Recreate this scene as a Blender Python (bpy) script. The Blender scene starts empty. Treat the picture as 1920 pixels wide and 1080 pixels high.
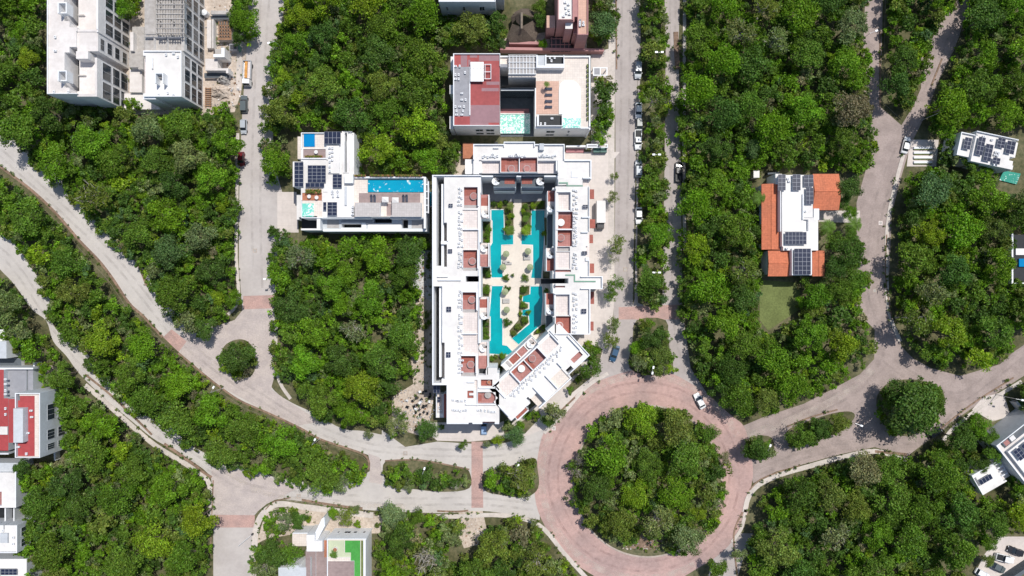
import bpy, math, random
import numpy as np
from mathutils import Vector, Matrix
random.seed(7)
SC = bpy.context.scene
COL = SC.collection
S = 0.145            # metres per photo pixel on the ground
H = 186.0            # camera height
R = math.radians

# ---------------------------------------------------------------- camera, sky, sun, exposure
cam_d = bpy.data.cameras.new('camera'); cam = bpy.data.objects.new('camera', cam_d); COL.objects.link(cam)
cam.location = (0, 0, H); cam.rotation_euler = (0, 0, 0)
cam_d.sensor_width = 36; cam_d.lens = 36 * H / (1920 * S); cam_d.clip_start = 1; cam_d.clip_end = 3000
SC.camera = cam
SUN = Vector((0.60 * math.cos(R(64)), 0.80 * math.cos(R(64)), math.sin(R(64)))).normalized()
w = bpy.data.worlds.new('World'); SC.world = w; w.use_nodes = True
wn = w.node_tree; bg = wn.nodes['Background']
sky = wn.nodes.new('ShaderNodeTexSky'); sky.sky_type = 'NISHITA'; sky.sun_disc = False
sky.sun_elevation = R(64); sky.sun_rotation = math.atan2(SUN.x, SUN.y)
wn.links.new(sky.outputs[0], bg.inputs[0]); bg.inputs[1].default_value = 0.12
sd = bpy.data.lights.new('sun', 'SUN'); sd.energy = 4.0; sd.angle = R(0.5); sd.color = (1, 0.965, 0.91)
so = bpy.data.objects.new('sun', sd); COL.objects.link(so)
so.rotation_euler = (-SUN).to_track_quat('-Z', 'Y').to_euler(); so.location = (60, 80, 250)
SC.view_settings.view_transform = 'Standard'; SC.view_settings.look = 'None'
SC.view_settings.gamma = 1; SC.view_settings.exposure = 0.05; SC.view_settings.use_curve_mapping = False

# ---------------------------------------------------------------- helpers
def W(u, v, z=0.0):
    k = 1 - z / H
    return Vector(((u - 960) * S * k, (540 - v) * S * k, z))
MATS = {}
def mat(name, c, rough=0.8, var=0.12, scale=0.8, c2=None, bump=0.0, kind='noise', metal=0.0, spec=0.3, detail=6, tint=None):
    m = bpy.data.materials.new(name); m.use_nodes = True; nt = m.node_tree; N = nt.nodes; L = nt.links
    b = N['Principled BSDF']; b.inputs['Roughness'].default_value = rough; b.inputs['Metallic'].default_value = metal
    b.inputs['Specular IOR Level'].default_value = spec
    geo = N.new('ShaderNodeNewGeometry')
    n1 = N.new('ShaderNodeTexNoise'); n1.inputs['Scale'].default_value = scale; n1.inputs['Detail'].default_value = detail
    n1.inputs['Roughness'].default_value = 0.65
    L.new(geo.outputs['Position'], n1.inputs['Vector'])
    r = N.new('ShaderNodeValToRGB'); L.new(n1.outputs['Fac'], r.inputs[0])
    lo = tuple(x * (1 - var) for x in c); hi = tuple(min(1, x * (1 + var)) for x in c)
    if c2: lo = c2; hi = c
    r.color_ramp.elements[0].color = (*lo, 1); r.color_ramp.elements[1].color = (*hi, 1)
    r.color_ramp.elements[0].position = 0.33; r.color_ramp.elements[1].position = 0.67
    out = r.outputs[0]
    if kind in ('paver', 'plank', 'tile', 'seam'):
        br = N.new('ShaderNodeTexBrick'); L.new(geo.outputs['Position'], br.inputs['Vector'])
        sc = {'paver': (1.0, .42, .21, .02), 'plank': (1.0, 6, .16, .02), 'tile': (1.0, .6, .6, .03), 'seam': (1.0, 5.0, 3.4, .05)}[kind]
        br.inputs['Scale'].default_value = sc[0]; br.inputs['Brick Width'].default_value = sc[1]; br.inputs['Row Height'].default_value = sc[2]
        br.inputs['Mortar Size'].default_value = sc[3]; br.offset = 0.5 if kind != 'tile' else 0
        br.inputs['Color1'].default_value = (1, 1, 1, 1); br.inputs['Color2'].default_value = (.90, .90, .90, 1); br.inputs['Mortar'].default_value = (.80, .79, .78, 1)
        if kind == 'seam': br.inputs['Color2'].default_value = (.96, .96, .96, 1); br.inputs['Mortar'].default_value = (.9, .9, .9, 1)
        mx = N.new('ShaderNodeMix'); mx.data_type = 'RGBA'; mx.blend_type = 'MULTIPLY'; mx.inputs[0].default_value = 1
        L.new(out, mx.inputs[6]); L.new(br.outputs[0], mx.inputs[7]); out = mx.outputs[2]
    n2 = N.new('ShaderNodeTexNoise'); n2.inputs['Scale'].default_value = scale * 0.13; n2.inputs['Detail'].default_value = 5
    L.new(geo.outputs['Position'], n2.inputs['Vector'])
    r2 = N.new('ShaderNodeValToRGB'); L.new(n2.outputs['Fac'], r2.inputs[0])
    t = tint if tint else (1 - var * .9,) * 3
    r2.color_ramp.elements[0].color = (*t, 1); r2.color_ramp.elements[1].color = (1, 1, 1, 1)
    r2.color_ramp.elements[0].position = 0.38; r2.color_ramp.elements[1].position = 0.6
    mx = N.new('ShaderNodeMix'); mx.data_type = 'RGBA'; mx.blend_type = 'MULTIPLY'; mx.inputs[0].default_value = 1
    L.new(out, mx.inputs[6]); L.new(r2.outputs[0], mx.inputs[7]); L.new(mx.outputs[2], b.inputs['Base Color'])
    if bump:
        bp = N.new('ShaderNodeBump'); bp.inputs['Strength'].default_value = bump; bp.inputs['Distance'].default_value = 0.1
        n3 = N.new('ShaderNodeTexNoise'); n3.inputs['Scale'].default_value = max(scale * 4, 1.2); n3.inputs['Detail'].default_value = 4
        L.new(geo.outputs['Position'], n3.inputs['Vector']); L.new(n3.outputs['Fac'], bp.inputs['Height']); L.new(bp.outputs[0], b.inputs['Normal'])
    MATS[name] = m
    return m
mat('soil', (.19, .165, .095), .95, scale=.9, c2=(.075, .085, .04), bump=.6, tint=(.6, .62, .5))
mat('sand', (.62, .53, .45), .95, .2, 1.5, c2=(.42, .34, .27), bump=.4)
mat('gravel', (.70, .69, .68), .95, .2, 4, c2=(.42, .42, .42), bump=.8)
mat('road_w', (.47, .43, .405), .9, .05, 1.1, tint=(.89, .88, .88), bump=.15)
mat('road_g', (.505, .468, .435), .9, .045, 1.1, tint=(.90, .90, .905), bump=.15)
mat('road_n', (.41, .365, .345), .9, .06, 1.1, tint=(.88, .875, .87), bump=.2)
mat('road_e', (.385, .312, .285), .9, .10, 2.2, kind='paver', tint=(.82, .82, .82), bump=.3)
mat('plaza', (.52, .45, .415), .9, .10, 2.5, kind='paver', tint=(.86, .86, .88), bump=.2)
mat('pink', (.50, .335, .30), .9, .11, 1.0, kind='paver', tint=(.80, .84, .86), bump=.2)
mat('pink_e', (.40, .235, .21), .9, .13, 1.6, kind='paver', tint=(.80, .86, .88), bump=.2)
mat('pinkband', (.50, .325, .285), .9, .14, 2.5, kind='paver', tint=(.82, .86, .88))
mat('pave', (.58, .52, .47), .9, .10, 1.5, tint=(.85, .85, .85), kind='seam')
mat('apron', (.60, .535, .49), .9, .06, 1.0, kind='seam', tint=(.9, .9, .9))
mat('kerb', (.42, .35, .30), .9, .15, 2)
mat('kerbsoil', (.36, .24, .18), .95, .3, 1.2, c2=(.16, .115, .075), bump=.4)
mat('lawn', (.15, .18, .06), .95, .2, 2.0, bump=.3)
mat('white', (.77, .745, .715), .75, .05, .7, c2=(.68, .66, .635), tint=(.87, .86, .85))
mat('whitedirty', (.73, .69, .66), .8, .1, 1.0, c2=(.63, .59, .56), tint=(.86, .84, .83))
mat('wallwhite', (.74, .75, .76), .8, .05, .7)
mat('render', (.76, .735, .71), .85, .08, 1.0)
mat('cream', (.72, .64, .57), .85, .06, 1.5, kind='tile', tint=(.93, .93, .93))
mat('terr', (.70, .62, .58), .85, .05, 1.5, kind='tile', tint=(.95, .95, .95))
mat('deckcream', (.66, .59, .51), .85, .05, 1.5, tint=(.94, .94, .94))
mat('redt', (.345, .105, .078), .75, .16, 1.6, tint=(.86, .95, 1), kind='tile')
mat('redp', (.40, .185, .165), .75, .12, 1.6, kind='tile')
mat('redpaint', (.36, .06, .062), .7, .10, 1.0)
mat('redroof', (.34, .075, .072), .7, .12, .8, tint=(.82, .85, .88))
mat('pinkroof', (.29, .165, .18), .7, .08, 1.0)
mat('grayroof', (.30, .30, .32), .8, .1, 1.0)
mat('graywall', (.50, .52, .54), .8, .08, .9)
mat('darkwall', (.10, .115, .13), .7, .15, 1.0)
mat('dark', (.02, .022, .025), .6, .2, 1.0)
mat('concrete', (.50, .47, .44), .9, .15, 1.0, c2=(.36, .33, .30), bump=.3)
mat('orange', (.56, .175, .09), .85, .16, 2.0, kind='tile', tint=(.88, .92, .95), bump=.3)
mat('terracotta', (.40, .16, .09), .85, .15, 2.0)
mat('brickpink', (.36, .165, .17), .8, .08, 1.0)
mat('rosewall', (.42, .22, .21), .8, .08, 1.0)
mat('salmon', (.62, .40, .31), .85, .06, 1.5, kind='tile')
mat('wooddeck', (.33, .25, .235), .8, .12, 1.2, kind='plank')
mat('thatch', (.155, .12, .095), .95, .25, 3.0, c2=(.09, .07, .055), bump=.8)
mat('turf', (.07, .31, .06), .9, .14, 2.0, tint=(.85, .88, .85))
mat('palegreen', (.48, .52, .36), .85, .05, 1.0)
mat('greenglass', (.16, .30, .22), .3, .05, 1.0)
mat('metal', (.55, .56, .57), .4, .05, 1.0, metal=.4)
mat('darkmetal', (.06, .06, .065), .5, .1, 1.0)
mat('rust', (.30, .17, .10), .8, .25, 2.0)
mat('umbrella', (.27, .31, .17), .85, .05, 2.0)
mat('fabric', (.42, .40, .38), .9, .06, 2.0)
mat('sail', (.50, .465, .445), .85, .05, 1.5, kind='tile')
mat('navy', (.055, .06, .085), .8, .1, 2.0)
mat('cell', (.018, .024, .05), .22, .15, .6, spec=.5)
mat('frame', (.55, .56, .58), .5, .05, 1.0)
mat('glass', (.03, .04, .05), .12, .2, .4, spec=.6)
mat('pvframe', (.30, .31, .34), .5, .05, 1.0)
mat('bark_pale', (.46, .42, .37), .9, .2, 1.5)
mat('bark', (.22, .18, .14), .9, .2, 1.5)
mat('tile_skirt', (.38, .36, .35), .8, .1, 1)
mat('rubber', (.02, .02, .02), .8, .1, 1)
mat('lampwhite', (.85, .85, .85), .4, .02, 1)
mat('orangeload', (.62, .30, .08), .7, .2, 1.5)
mat('canopy_green', (.05, .13, .11), .5, .1, 1)
mat('headlight', (.8, .8, .82), .15, .02, 1)
mat('plastic_green', (.02, .33, .14), .5, .05, 1)
def carpaint(name, c):
    m = bpy.data.materials.new(name); m.use_nodes = True; b = m.node_tree.nodes['Principled BSDF']
    nt = m.node_tree; n = nt.nodes.new('ShaderNodeTexNoise'); n.inputs['Scale'].default_value = 3
    r = nt.nodes.new('ShaderNodeValToRGB'); nt.links.new(n.outputs[0], r.inputs[0])
    r.color_ramp.elements[0].color = (*[x * .93 for x in c], 1); r.color_ramp.elements[1].color = (*c, 1)
    nt.links.new(r.outputs[0], b.inputs['Base Color'])
    b.inputs['Roughness'].default_value = .3; b.inputs['Coat Weight'].default_value = .5; b.inputs['Coat Roughness'].default_value = .08
    MATS[name] = m
for n_, c_ in (('c_white', (.8, .8, .79)), ('c_black', (.018, .018, .02)), ('c_silver', (.42, .45, .48)), ('c_blue', (.03, .085, .16)),
               ('c_red', (.16, .015, .02)), ('c_grey', (.10, .12, .12)), ('c_lblue', (.30, .42, .60))):
    carpaint(n_, c_)
def watermat(name, c, c2, sparkle=0.0, scale=1.2):
    m = bpy.data.materials.new(name); m.use_nodes = True; nt = m.node_tree; N = nt.nodes; L = nt.links; b = N['Principled BSDF']
    geo = N.new('ShaderNodeNewGeometry')
    n = N.new('ShaderNodeTexNoise'); n.inputs['Scale'].default_value = .25; n.inputs['Detail'].default_value = 3
    L.new(geo.outputs['Position'], n.inputs['Vector'])
    r = N.new('ShaderNodeValToRGB'); L.new(n.outputs[0], r.inputs[0])
    r.color_ramp.elements[0].color = (*c2, 1); r.color_ramp.elements[1].color = (*c, 1)
    r.color_ramp.elements[0].position = .35; r.color_ramp.elements[1].position = .65
    out = r.outputs[0]
    if sparkle:  # sun glitter on the ripples, painted into the base colour
        v = N.new('ShaderNodeTexNoise'); v.inputs['Scale'].default_value = scale; v.inputs['Detail'].default_value = 5; v.inputs['Distortion'].default_value = 1.5
        L.new(geo.outputs['Position'], v.inputs['Vector'])
        rr = N.new('ShaderNodeValToRGB'); L.new(v.outputs[0], rr.inputs[0])
        rr.color_ramp.elements[0].position = .62 - sparkle * .3; rr.color_ramp.elements[1].position = .72 - sparkle * .3
        mx = N.new('ShaderNodeMix'); mx.data_type = 'RGBA'; L.new(rr.outputs[0], mx.inputs[0]); L.new(out, mx.inputs[6]); mx.inputs[7].default_value = (.78, .85, .82, 1)
        out = mx.outputs[2]
    L.new(out, b.inputs['Base Color']); b.inputs['Roughness'].default_value = .06; b.inputs['Specular IOR Level'].default_value = .5
    w2 = N.new('ShaderNodeTexNoise'); w2.inputs['Scale'].default_value = 2.2; w2.inputs['Detail'].default_value = 4
    L.new(geo.outputs['Position'], w2.inputs['Vector'])
    bp = N.new('ShaderNodeBump'); bp.inputs['Strength'].default_value = .25; bp.inputs['Distance'].default_value = .05
    L.new(w2.outputs[0], bp.inputs['Height']); L.new(bp.outputs[0], b.inputs['Normal'])
    MATS[name] = m
watermat('w_teal', (.0, .33, .36), (.0, .265, .30))
watermat('w_blue', (.0, .31, .45), (.0, .26, .41), .05, .7)
watermat('w_blue2', (.0, .20, .45), (.0, .17, .40))
watermat('w_mint', (.20, .62, .50), (.16, .55, .44), .3)
watermat('w_mint2', (.25, .60, .49), (.16, .50, .41), .50, 1.6)
watermat('w_green', (.06, .33, .24), (.04, .26, .19), .1, 1.2)
watermat('w_pale', (.78, .83, .80), (.70, .80, .77), .6)

# leaf material : tint from the object's colour, leaf-to-leaf variation from the mesh attribute
def leafmat(name, attr_tint):
    m = bpy.data.materials.new(name); m.use_nodes = True; nt = m.node_tree; N = nt.nodes; L = nt.links
    N.remove(N['Principled BSDF']); out = N['Material Output']
    if attr_tint:
        t = N.new('ShaderNodeAttribute'); t.attribute_name = 'tint'; tc = t.outputs['Color']
    else:
        t = N.new('ShaderNodeObjectInfo'); tc = t.outputs['Color']
    a = N.new('ShaderNodeAttribute'); a.attribute_name = 'leafvar'
    mx = N.new('ShaderNodeMix'); mx.data_type = 'RGBA'; mx.blend_type = 'MULTIPLY'; mx.inputs[0].default_value = 1
    L.new(tc, mx.inputs[6]); L.new(a.outputs['Color'], mx.inputs[7])
    d = N.new('ShaderNodeBsdfDiffuse'); tr = N.new('ShaderNodeBsdfTranslucent'); g = N.new('ShaderNodeBsdfGlossy'); g.inputs['Roughness'].default_value = .5
    L.new(mx.outputs[2], d.inputs['Color'])
    m2 = N.new('ShaderNodeMix'); m2.data_type = 'RGBA'; m2.blend_type = 'MULTIPLY'; m2.inputs[0].default_value = 1
    L.new(mx.outputs[2], m2.inputs[6]); m2.inputs[7].default_value = (1.1, 1.15, .5, 1); L.new(m2.outputs[2], tr.inputs['Color'])
    s1 = N.new('ShaderNodeMixShader'); s1.inputs[0].default_value = .36; L.new(d.outputs[0], s1.inputs[1]); L.new(tr.outputs[0], s1.inputs[2])
    s2 = N.new('ShaderNodeMixShader'); s2.inputs[0].default_value = .012; L.new(s1.outputs[0], s2.inputs[1]); L.new(g.outputs[0], s2.inputs[2])
    L.new(s2.outputs[0], out.inputs['Surface']); MATS[name] = m
leafmat('leaf', False); leafmat('leaf_stuff', True)

def tag(o, label=None, cat=None, group=None, kind=None):
    if label: o['label'] = label
    if cat: o['category'] = cat
    if group: o['group'] = group
    if kind: o['kind'] = kind
    return o
def empty(name, loc, label, cat, group=None, rz=0):
    o = bpy.data.objects.new(name, None); COL.objects.link(o); o.location = loc; o.rotation_euler = (0, 0, rz); o.empty_display_size = .5
    return tag(o, label, cat, group)
class MB:
    def __init__(s): s.v = []; s.f = []; s.m = []
    def face(s, pts, m): 
        i = len(s.v); s.v += [tuple(p) for p in pts]; s.f.append(tuple(range(i, i + len(pts)))); s.m.append(m)
    def box(s, x0, y0, z0, x1, y1, z1, m, M=None, skip_bottom=False):
        if x0 > x1: x0, x1 = x1, x0
        if y0 > y1: y0, y1 = y1, y0
        P = [(x0, y0, z0), (x1, y0, z0), (x1, y1, z0), (x0, y1, z0), (x0, y0, z1), (x1, y0, z1), (x1, y1, z1), (x0, y1, z1)]
        if M: P = [tuple(M @ Vector(p)) for p in P]
        i = len(s.v); s.v += P
        for f in ((0, 3, 2, 1), (4, 5, 6, 7), (0, 1, 5, 4), (1, 2, 6, 5), (2, 3, 7, 6), (3, 0, 4, 7)): s.f.append(tuple(i + k for k in f)); s.m.append(m)
    def pbox(s, u0, v0, u1, v1, z0, z1, m):
        a = W(u0, v0, z1); b = W(u1, v1, z1); s.box(a.x, a.y, z0, b.x, b.y, z1, m)
    def rot(s, cx, cy, lx, ly, z0, z1, ang, m):
        s.box(-lx / 2, -ly / 2, z0, lx / 2, ly / 2, z1, m, Matrix.Translation((cx, cy, 0)) @ Matrix.Rotation(ang, 4, 'Z'))
    def prism(s, pts, z0, z1, m, side=None):      # pts world xy, any winding
        A = sum(pts[i][0] * pts[(i + 1) % len(pts)][1] - pts[(i + 1) % len(pts)][0] * pts[i][1] for i in range(len(pts)))
        if A < 0: pts = pts[::-1]
        s.face([(p[0], p[1], z1) for p in pts], m)
        n = len(pts)
        if z0 is not None and z0 < z1:
            for i in range(n):
                a, b = pts[i], pts[(i + 1) % n]
                s.face([(a[0], a[1], z0), (b[0], b[1], z0), (b[0], b[1], z1), (a[0], a[1], z1)], side or m)
    def cyl(s, cx, cy, z0, z1, r0, r1, m, n=14, cap=True):
        i = len(s.v)
        for k in range(n):
            a = 2 * math.pi * k / n; s.v.append((cx + r0 * math.cos(a), cy + r0 * math.sin(a), z0)); s.v.append((cx + r1 * math.cos(a), cy + r1 * math.sin(a), z1))
        for k in range(n):
            a = i + 2 * k; b = i + 2 * ((k + 1) % n); s.f.append((a, b, b + 1, a + 1)); s.m.append(m)
        if cap: s.f.append(tuple(i + 2 * k + 1 for k in range(n))); s.m.append(m)
    def tube(s, p, q, r0, r1, m, n=6):
        p = Vector(p); q = Vector(q); d = (q - p).normalized(); a = d.orthogonal().normalized(); b = d.cross(a); i = len(s.v)
        for k in range(n):
            t = 2 * math.pi * k / n; o = a * math.cos(t) + b * math.sin(t); s.v.append(tuple(p + o * r0)); s.v.append(tuple(q + o * r1))
        for k in range(n):
            x = i + 2 * k; y = i + 2 * ((k + 1) % n); s.f.append((x, y, y + 1, x + 1)); s.m.append(m)
        s.f.append(tuple(i + 2 * k + 1 for k in range(n))); s.m.append(m)
    def build(s, name, parent=None, off=None, smooth=False):
        me = bpy.data.meshes.new(name)
        if off is None: off = parent.location if (parent is not None and parent.type == 'EMPTY') else Vector((0, 0, 0))
        me.from_pydata([(x - off[0], y - off[1], z - off[2]) for x, y, z in s.v], [], s.f)
        ms = []
        for m in s.m:
            if m not in ms: ms.append(m)
        for m in ms: me.materials.append(MATS[m])
        me.polygons.foreach_set('material_index', [ms.index(m) for m in s.m])
        if smooth: me.polygons.foreach_set('use_smooth', [True] * len(s.f))
        me.update()
        o = bpy.data.objects.new(name, me); COL.objects.link(o)
        if parent is not None: o.parent = parent
        return o
def spline(pts, n=6, closed=False):
    out = []; N = len(pts)
    for i in range(N if closed else N - 1):
        g = lambda k: pts[k % N] if closed else pts[max(0, min(N - 1, k))]
        p0, p1, p2, p3 = g(i - 1), g(i), g(i + 1), g(i + 2)
        for j in range(n):
            t = j / n
            out.append(tuple(.5 * ((2 * p1[k]) + (-p0[k] + p2[k]) * t + (2 * p0[k] - 5 * p1[k] + 4 * p2[k] - p3[k]) * t * t + (-p0[k] + 3 * p1[k] - 3 * p2[k] + p3[k]) * t ** 3) for k in (0, 1)))
    if not closed: out.append(pts[-1])
    return out
def g2(pts): return [tuple(W(u, v).xy) for u, v in pts]
def sheet(name, pts, z, m, z0=None, side=None):
    b = MB(); b.prism(g2(pts), z0, z, m, side); return tag(b.build(name), kind='structure')
def strip(name, pts, wpx, z0, z1, m, smooth=True, build=True, mb=None):
    P = [Vector(p) for p in (spline(pts, 5) if smooth else pts)]
    L_, R_ = [], []
    for i, p in enumerate(P):
        d = (P[min(i + 1, len(P) - 1)] - P[max(i - 1, 0)]).normalized(); n = Vector((-d.y, d.x)) * wpx / 2
        L_.append(p + n); R_.append(p - n)
    b = mb or MB()
    for i in range(len(P) - 1):
        a = [W(*L_[i]), W(*L_[i + 1]), W(*R_[i + 1]), W(*R_[i])]
        for k in range(4): a[k] = (a[k].x, a[k].y)
        A = sum(a[j][0] * a[(j + 1) % 4][1] - a[(j + 1) % 4][0] * a[j][1] for j in range(4))
        if A < 0: a = a[::-1]
        b.face([(x, y, z1) for x, y in a], m)
    for side_, flip in ((L_, 0), (R_, 1)):
        for i in range(len(P) - 1):
            p, q = W(*side_[i]), W(*side_[i + 1])
            b.face([(p.x, p.y, z0), (q.x, q.y, z0), (q.x, q.y, z1), (p.x, p.y, z1)], m)
    if not build: return b
    return b.build(name)

# heightfield block builder: rects (u0,v0,u1,v1,z,mat) at the pixel where they show, later ones override
PART = {'white': 'roof', 'whitedirty': 'roof', 'terr': 'terrace', 'cream': 'terrace', 'sail': 'shade_roof', 'redt': 'tiled_terrace', 'redp': 'tiled_terrace', 'dark': 'light_well',
        'redroof': 'roof', 'pinkroof': 'roof_patch', 'grayroof': 'service_roof', 'salmon': 'sun_deck', 'wooddeck': 'timber_deck', 'turf': 'artificial_turf',
        'palegreen': 'roof_terrace', 'redpaint': 'roof', 'concrete': 'concrete_slab', 'wallwhite': 'parapet', 'darkwall': 'ledge', 'graywall': 'ledge',
        'brickpink': 'roof', 'rosewall': 'parapet', 'orange': 'roof', 'greenglass': 'glass_strip', 'deckcream': 'terrace', 'terracotta': 'tiled_terrace', 'tile_skirt': 'step'}
def hf(root, rects, wall='wallwhite', frame=None, z0=0.0, tol=.11):
    ou, ov, t = frame if frame else (960, 540, 0)
    ea = (math.cos(R(t)), -math.sin(R(t))); eb = (math.sin(R(t)), math.cos(R(t)))
    c = (ou - 960, ov - 540)
    if not frame: ca = cb = 0; 
    else: ca = c[0] * ea[0] + c[1] * ea[1]; cb = c[0] * eb[0] + c[1] * eb[1]
    sh = (0, 0) if frame else (960, 540)
    rr = []
    for (a0, b0, a1, b1, z, m) in rects:
        k = (1 - max(z, 0) / H) * S
        rr.append([(ca + a0 - sh[0]) * k, (cb + b0 - sh[1]) * k, (ca + a1 - sh[0]) * k, (cb + b1 - sh[1]) * k, z, m])
    def clus(vals):
        vals = sorted(vals); out = [vals[0]]
        for x in vals[1:]:
            if x - out[-1] > tol: out.append(x)
        return out
    A = clus([r[0] for r in rr] + [r[2] for r in rr]); B = clus([r[1] for r in rr] + [r[3] for r in rr])
    near = lambda L_, x: min(range(len(L_)), key=lambda i: abs(L_[i] - x))
    G = {}
    for a0, b0, a1, b1, z, m in rr:
        i0, i1, j0, j1 = near(A, a0), near(A, a1), near(B, b0), near(B, b1)
        for i in range(i0, i1):
            for j in range(j0, j1):
                if z <= -9: G.pop((i, j), None)
                else: G[(i, j)] = (z, m)
    def P(a, b, z): return (a * ea[0] + b * eb[0], -(a * ea[1] + b * eb[1]), z)
    parts = {}; wb = MB(); comp = {}; nc = 0
    for k0 in G:
        if k0 in comp: continue
        nc += 1; st = [k0]; comp[k0] = nc
        while st:
            i, j = st.pop()
            for q in ((i + 1, j), (i - 1, j), (i, j + 1), (i, j - 1)):
                if q in G and q not in comp and G[q][1] == G[k0][1]: comp[q] = nc; st.append(q)
    for (i, j), (z, m) in G.items():
        mb = parts.setdefault((m, comp[(i, j)]), MB())
        mb.face([P(A[i], B[j], z), P(A[i], B[j + 1], z), P(A[i + 1], B[j + 1], z), P(A[i + 1], B[j], z)], m)
        for di, dj, e in ((-1, 0, ((A[i], B[j]), (A[i], B[j + 1]))), (1, 0, ((A[i + 1], B[j + 1]), (A[i + 1], B[j]))),
                          (0, -1, ((A[i + 1], B[j]), (A[i], B[j]))), (0, 1, ((A[i], B[j + 1]), (A[i + 1], B[j + 1])))):
            zn = G.get((i + di, j + dj), (z0, None))[0]
            if zn < z - 1e-4:
                p, q = e; wb.face([P(*p, zn), P(*q, zn), P(*q, z), P(*p, z)], wall)
    wb.build('wall', root)
    for (m, _), mb in parts.items(): mb.build(PART.get(m, 'roof'), root)
def par(u0, v0, u1, v1, z, m='wallwhite', t=1.6, h=.7, sides='nsew'):
    o = []; z += h
    if 'n' in sides: o.append((u0, v0, u1, v0 + t, z, m))
    if 's' in sides: o.append((u0, v1 - t, u1, v1, z, m))
    if 'w' in sides: o.append((u0, v0, u0 + t, v1, z, m))
    if 'e' in sides: o.append((u1 - t, v0, u1, v1, z, m))
    return o
def facade(root, p0, p1, zr, spans, levels, bars=1):
    """windows on the wall below the roof edge p0-p1 (pixels at height zr); outward is to the right of p0->p1"""
    a, b = W(*p0, zr), W(*p1, zr); a.z = b.z = 0; d = (b - a); L_ = d.length; d.normalize(); n = Vector((d.y, -d.x, 0))
    M = Matrix(((d.x, n.x, 0, a.x), (d.y, n.y, 0, a.y), (0, 0, 1, 0), (0, 0, 0, 1)))
    for (t0, t1) in spans:
        for (zb, zt) in levels:
            f = MB(); x0, x1 = t0 * L_, t1 * L_; t = .09
            f.box(x0, .003, zb, x1, .06, zb + t, 'frame', M); f.box(x0, .003, zt - t, x1, .06, zt, 'frame', M)
            f.box(x0, .003, zb + t, x0 + t, .06, zt - t, 'frame', M); f.box(x1 - t, .003, zb + t, x1, .06, zt - t, 'frame', M)
            for k in range(bars):
                xm = x0 + (x1 - x0) * (k + 1) / (bars + 1); f.box(xm - .03, .003, zb + t, xm + .03, .055, zt - t, 'frame', M)
            o = f.build('window', root)
            g = MB(); g.box(x0 + t, .004, zb + t, x1 - t, .03, zt - t, 'glass', M); q = g.build('pane', o, off=root.location)
def solar(root, u0, v0, u1, v1, z, nx, ny, frame=None, name='solar_panel', tilt=.12):
    b = MB()
    if frame:
        ou, ov, t = frame; ea = (math.cos(R(t)), -math.sin(R(t))); eb = (math.sin(R(t)), math.cos(R(t)))
        F = lambda a, c: W(ou + a * ea[0] + c * eb[0], ov + a * ea[1] + c * eb[1], z)
    else: F = lambda a, c: W(a, c, z)
    O = F(u0, v0); X = F(u1, v0) - O; Y = F(u0, v1) - O; lx, ly = X.length, Y.length
    X.normalize(); Y.normalize(); M = Matrix(((X.x, Y.x, 0, O.x), (X.y, Y.y, 0, O.y), (0, 0, 1, 0), (0, 0, 0, 1)))
    b.box(0, 0, z, lx, ly, z + .06, 'pvframe', M)
    cw, ch = lx / nx, ly / ny; g = .04
    for i in range(nx):
        for j in range(ny):
            b.box(i * cw + g, j * ch + g, z + .06, (i + 1) * cw - g, (j + 1) * ch - g, z + .068, 'cell', M)
    for x in (0.3, lx - .3):
        for y in (.3, ly - .3): b.box(x - .04, y - .04, z - .45, x + .04, y + .04, z, 'metal', M)
    return b.build(name, root)
_ac = {}
def ac_units(root, spots, z, name='air_conditioner'):
    for (u, v) in spots:
        if 'ac' not in _ac:
            b = MB(); b.box(-.32, -.22, .1, .32, .22, .5, 'wallwhite'); b.cyl(0, 0, .50, .52, .16, .16, 'grayroof', 10); b.box(-.28, -.18, 0, .28, .18, .1, 'darkmetal')
            o = b.build(name, root, off=(0, 0, 0)); _ac['ac'] = o
        else:
            o = _ac['ac'].copy(); COL.objects.link(o); o.parent = root; o.name = name
        p = W(u, v, z + .4); o.location = (p.x - root.location.x, p.y - root.location.y, z - root.location.z); o.rotation_euler = (0, 0, random.choice((0, math.pi / 2)))
def rowspots(u0, v0, u1, v1, n, jit=1.2):
    return [(u0 + (u1 - u0) * i / (n - 1) + random.uniform(-jit, jit), v0 + (v1 - v0) * i / (n - 1) + random.uniform(-jit, jit)) for i in range(n)]
def tub(root, u, v, z, r=.8, m='redp', rim='tile_skirt'):
    p = W(u, v, z); b = MB(); b.cyl(p.x, p.y, z, z + .75, r, r, rim, 20); b.cyl(p.x, p.y, z + .755, z + .80, r * .86, r * .86, m, 20)
    b.build('hot_tub', root)
def spiral(root, u, v, z, r=1.0):
    p = W(u, v, z); b = MB(); b.cyl(p.x, p.y, z - .1, z + 1.9, .09, .09, 'wallwhite', 8)
    for k in range(11):
        a0 = R(30 * k); a1 = R(30 * k + 33); zz = z + .15 * k
        pts = [(p.x, p.y), (p.x + r * math.cos(a0), p.y + r * math.sin(a0)), (p.x + r * math.cos(a1), p.y + r * math.sin(a1))]
        b.prism(pts, zz - .06, zz, 'wallwhite' if k > 3 else 'tile_skirt')
    b.build('spiral_stair', root)

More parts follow.
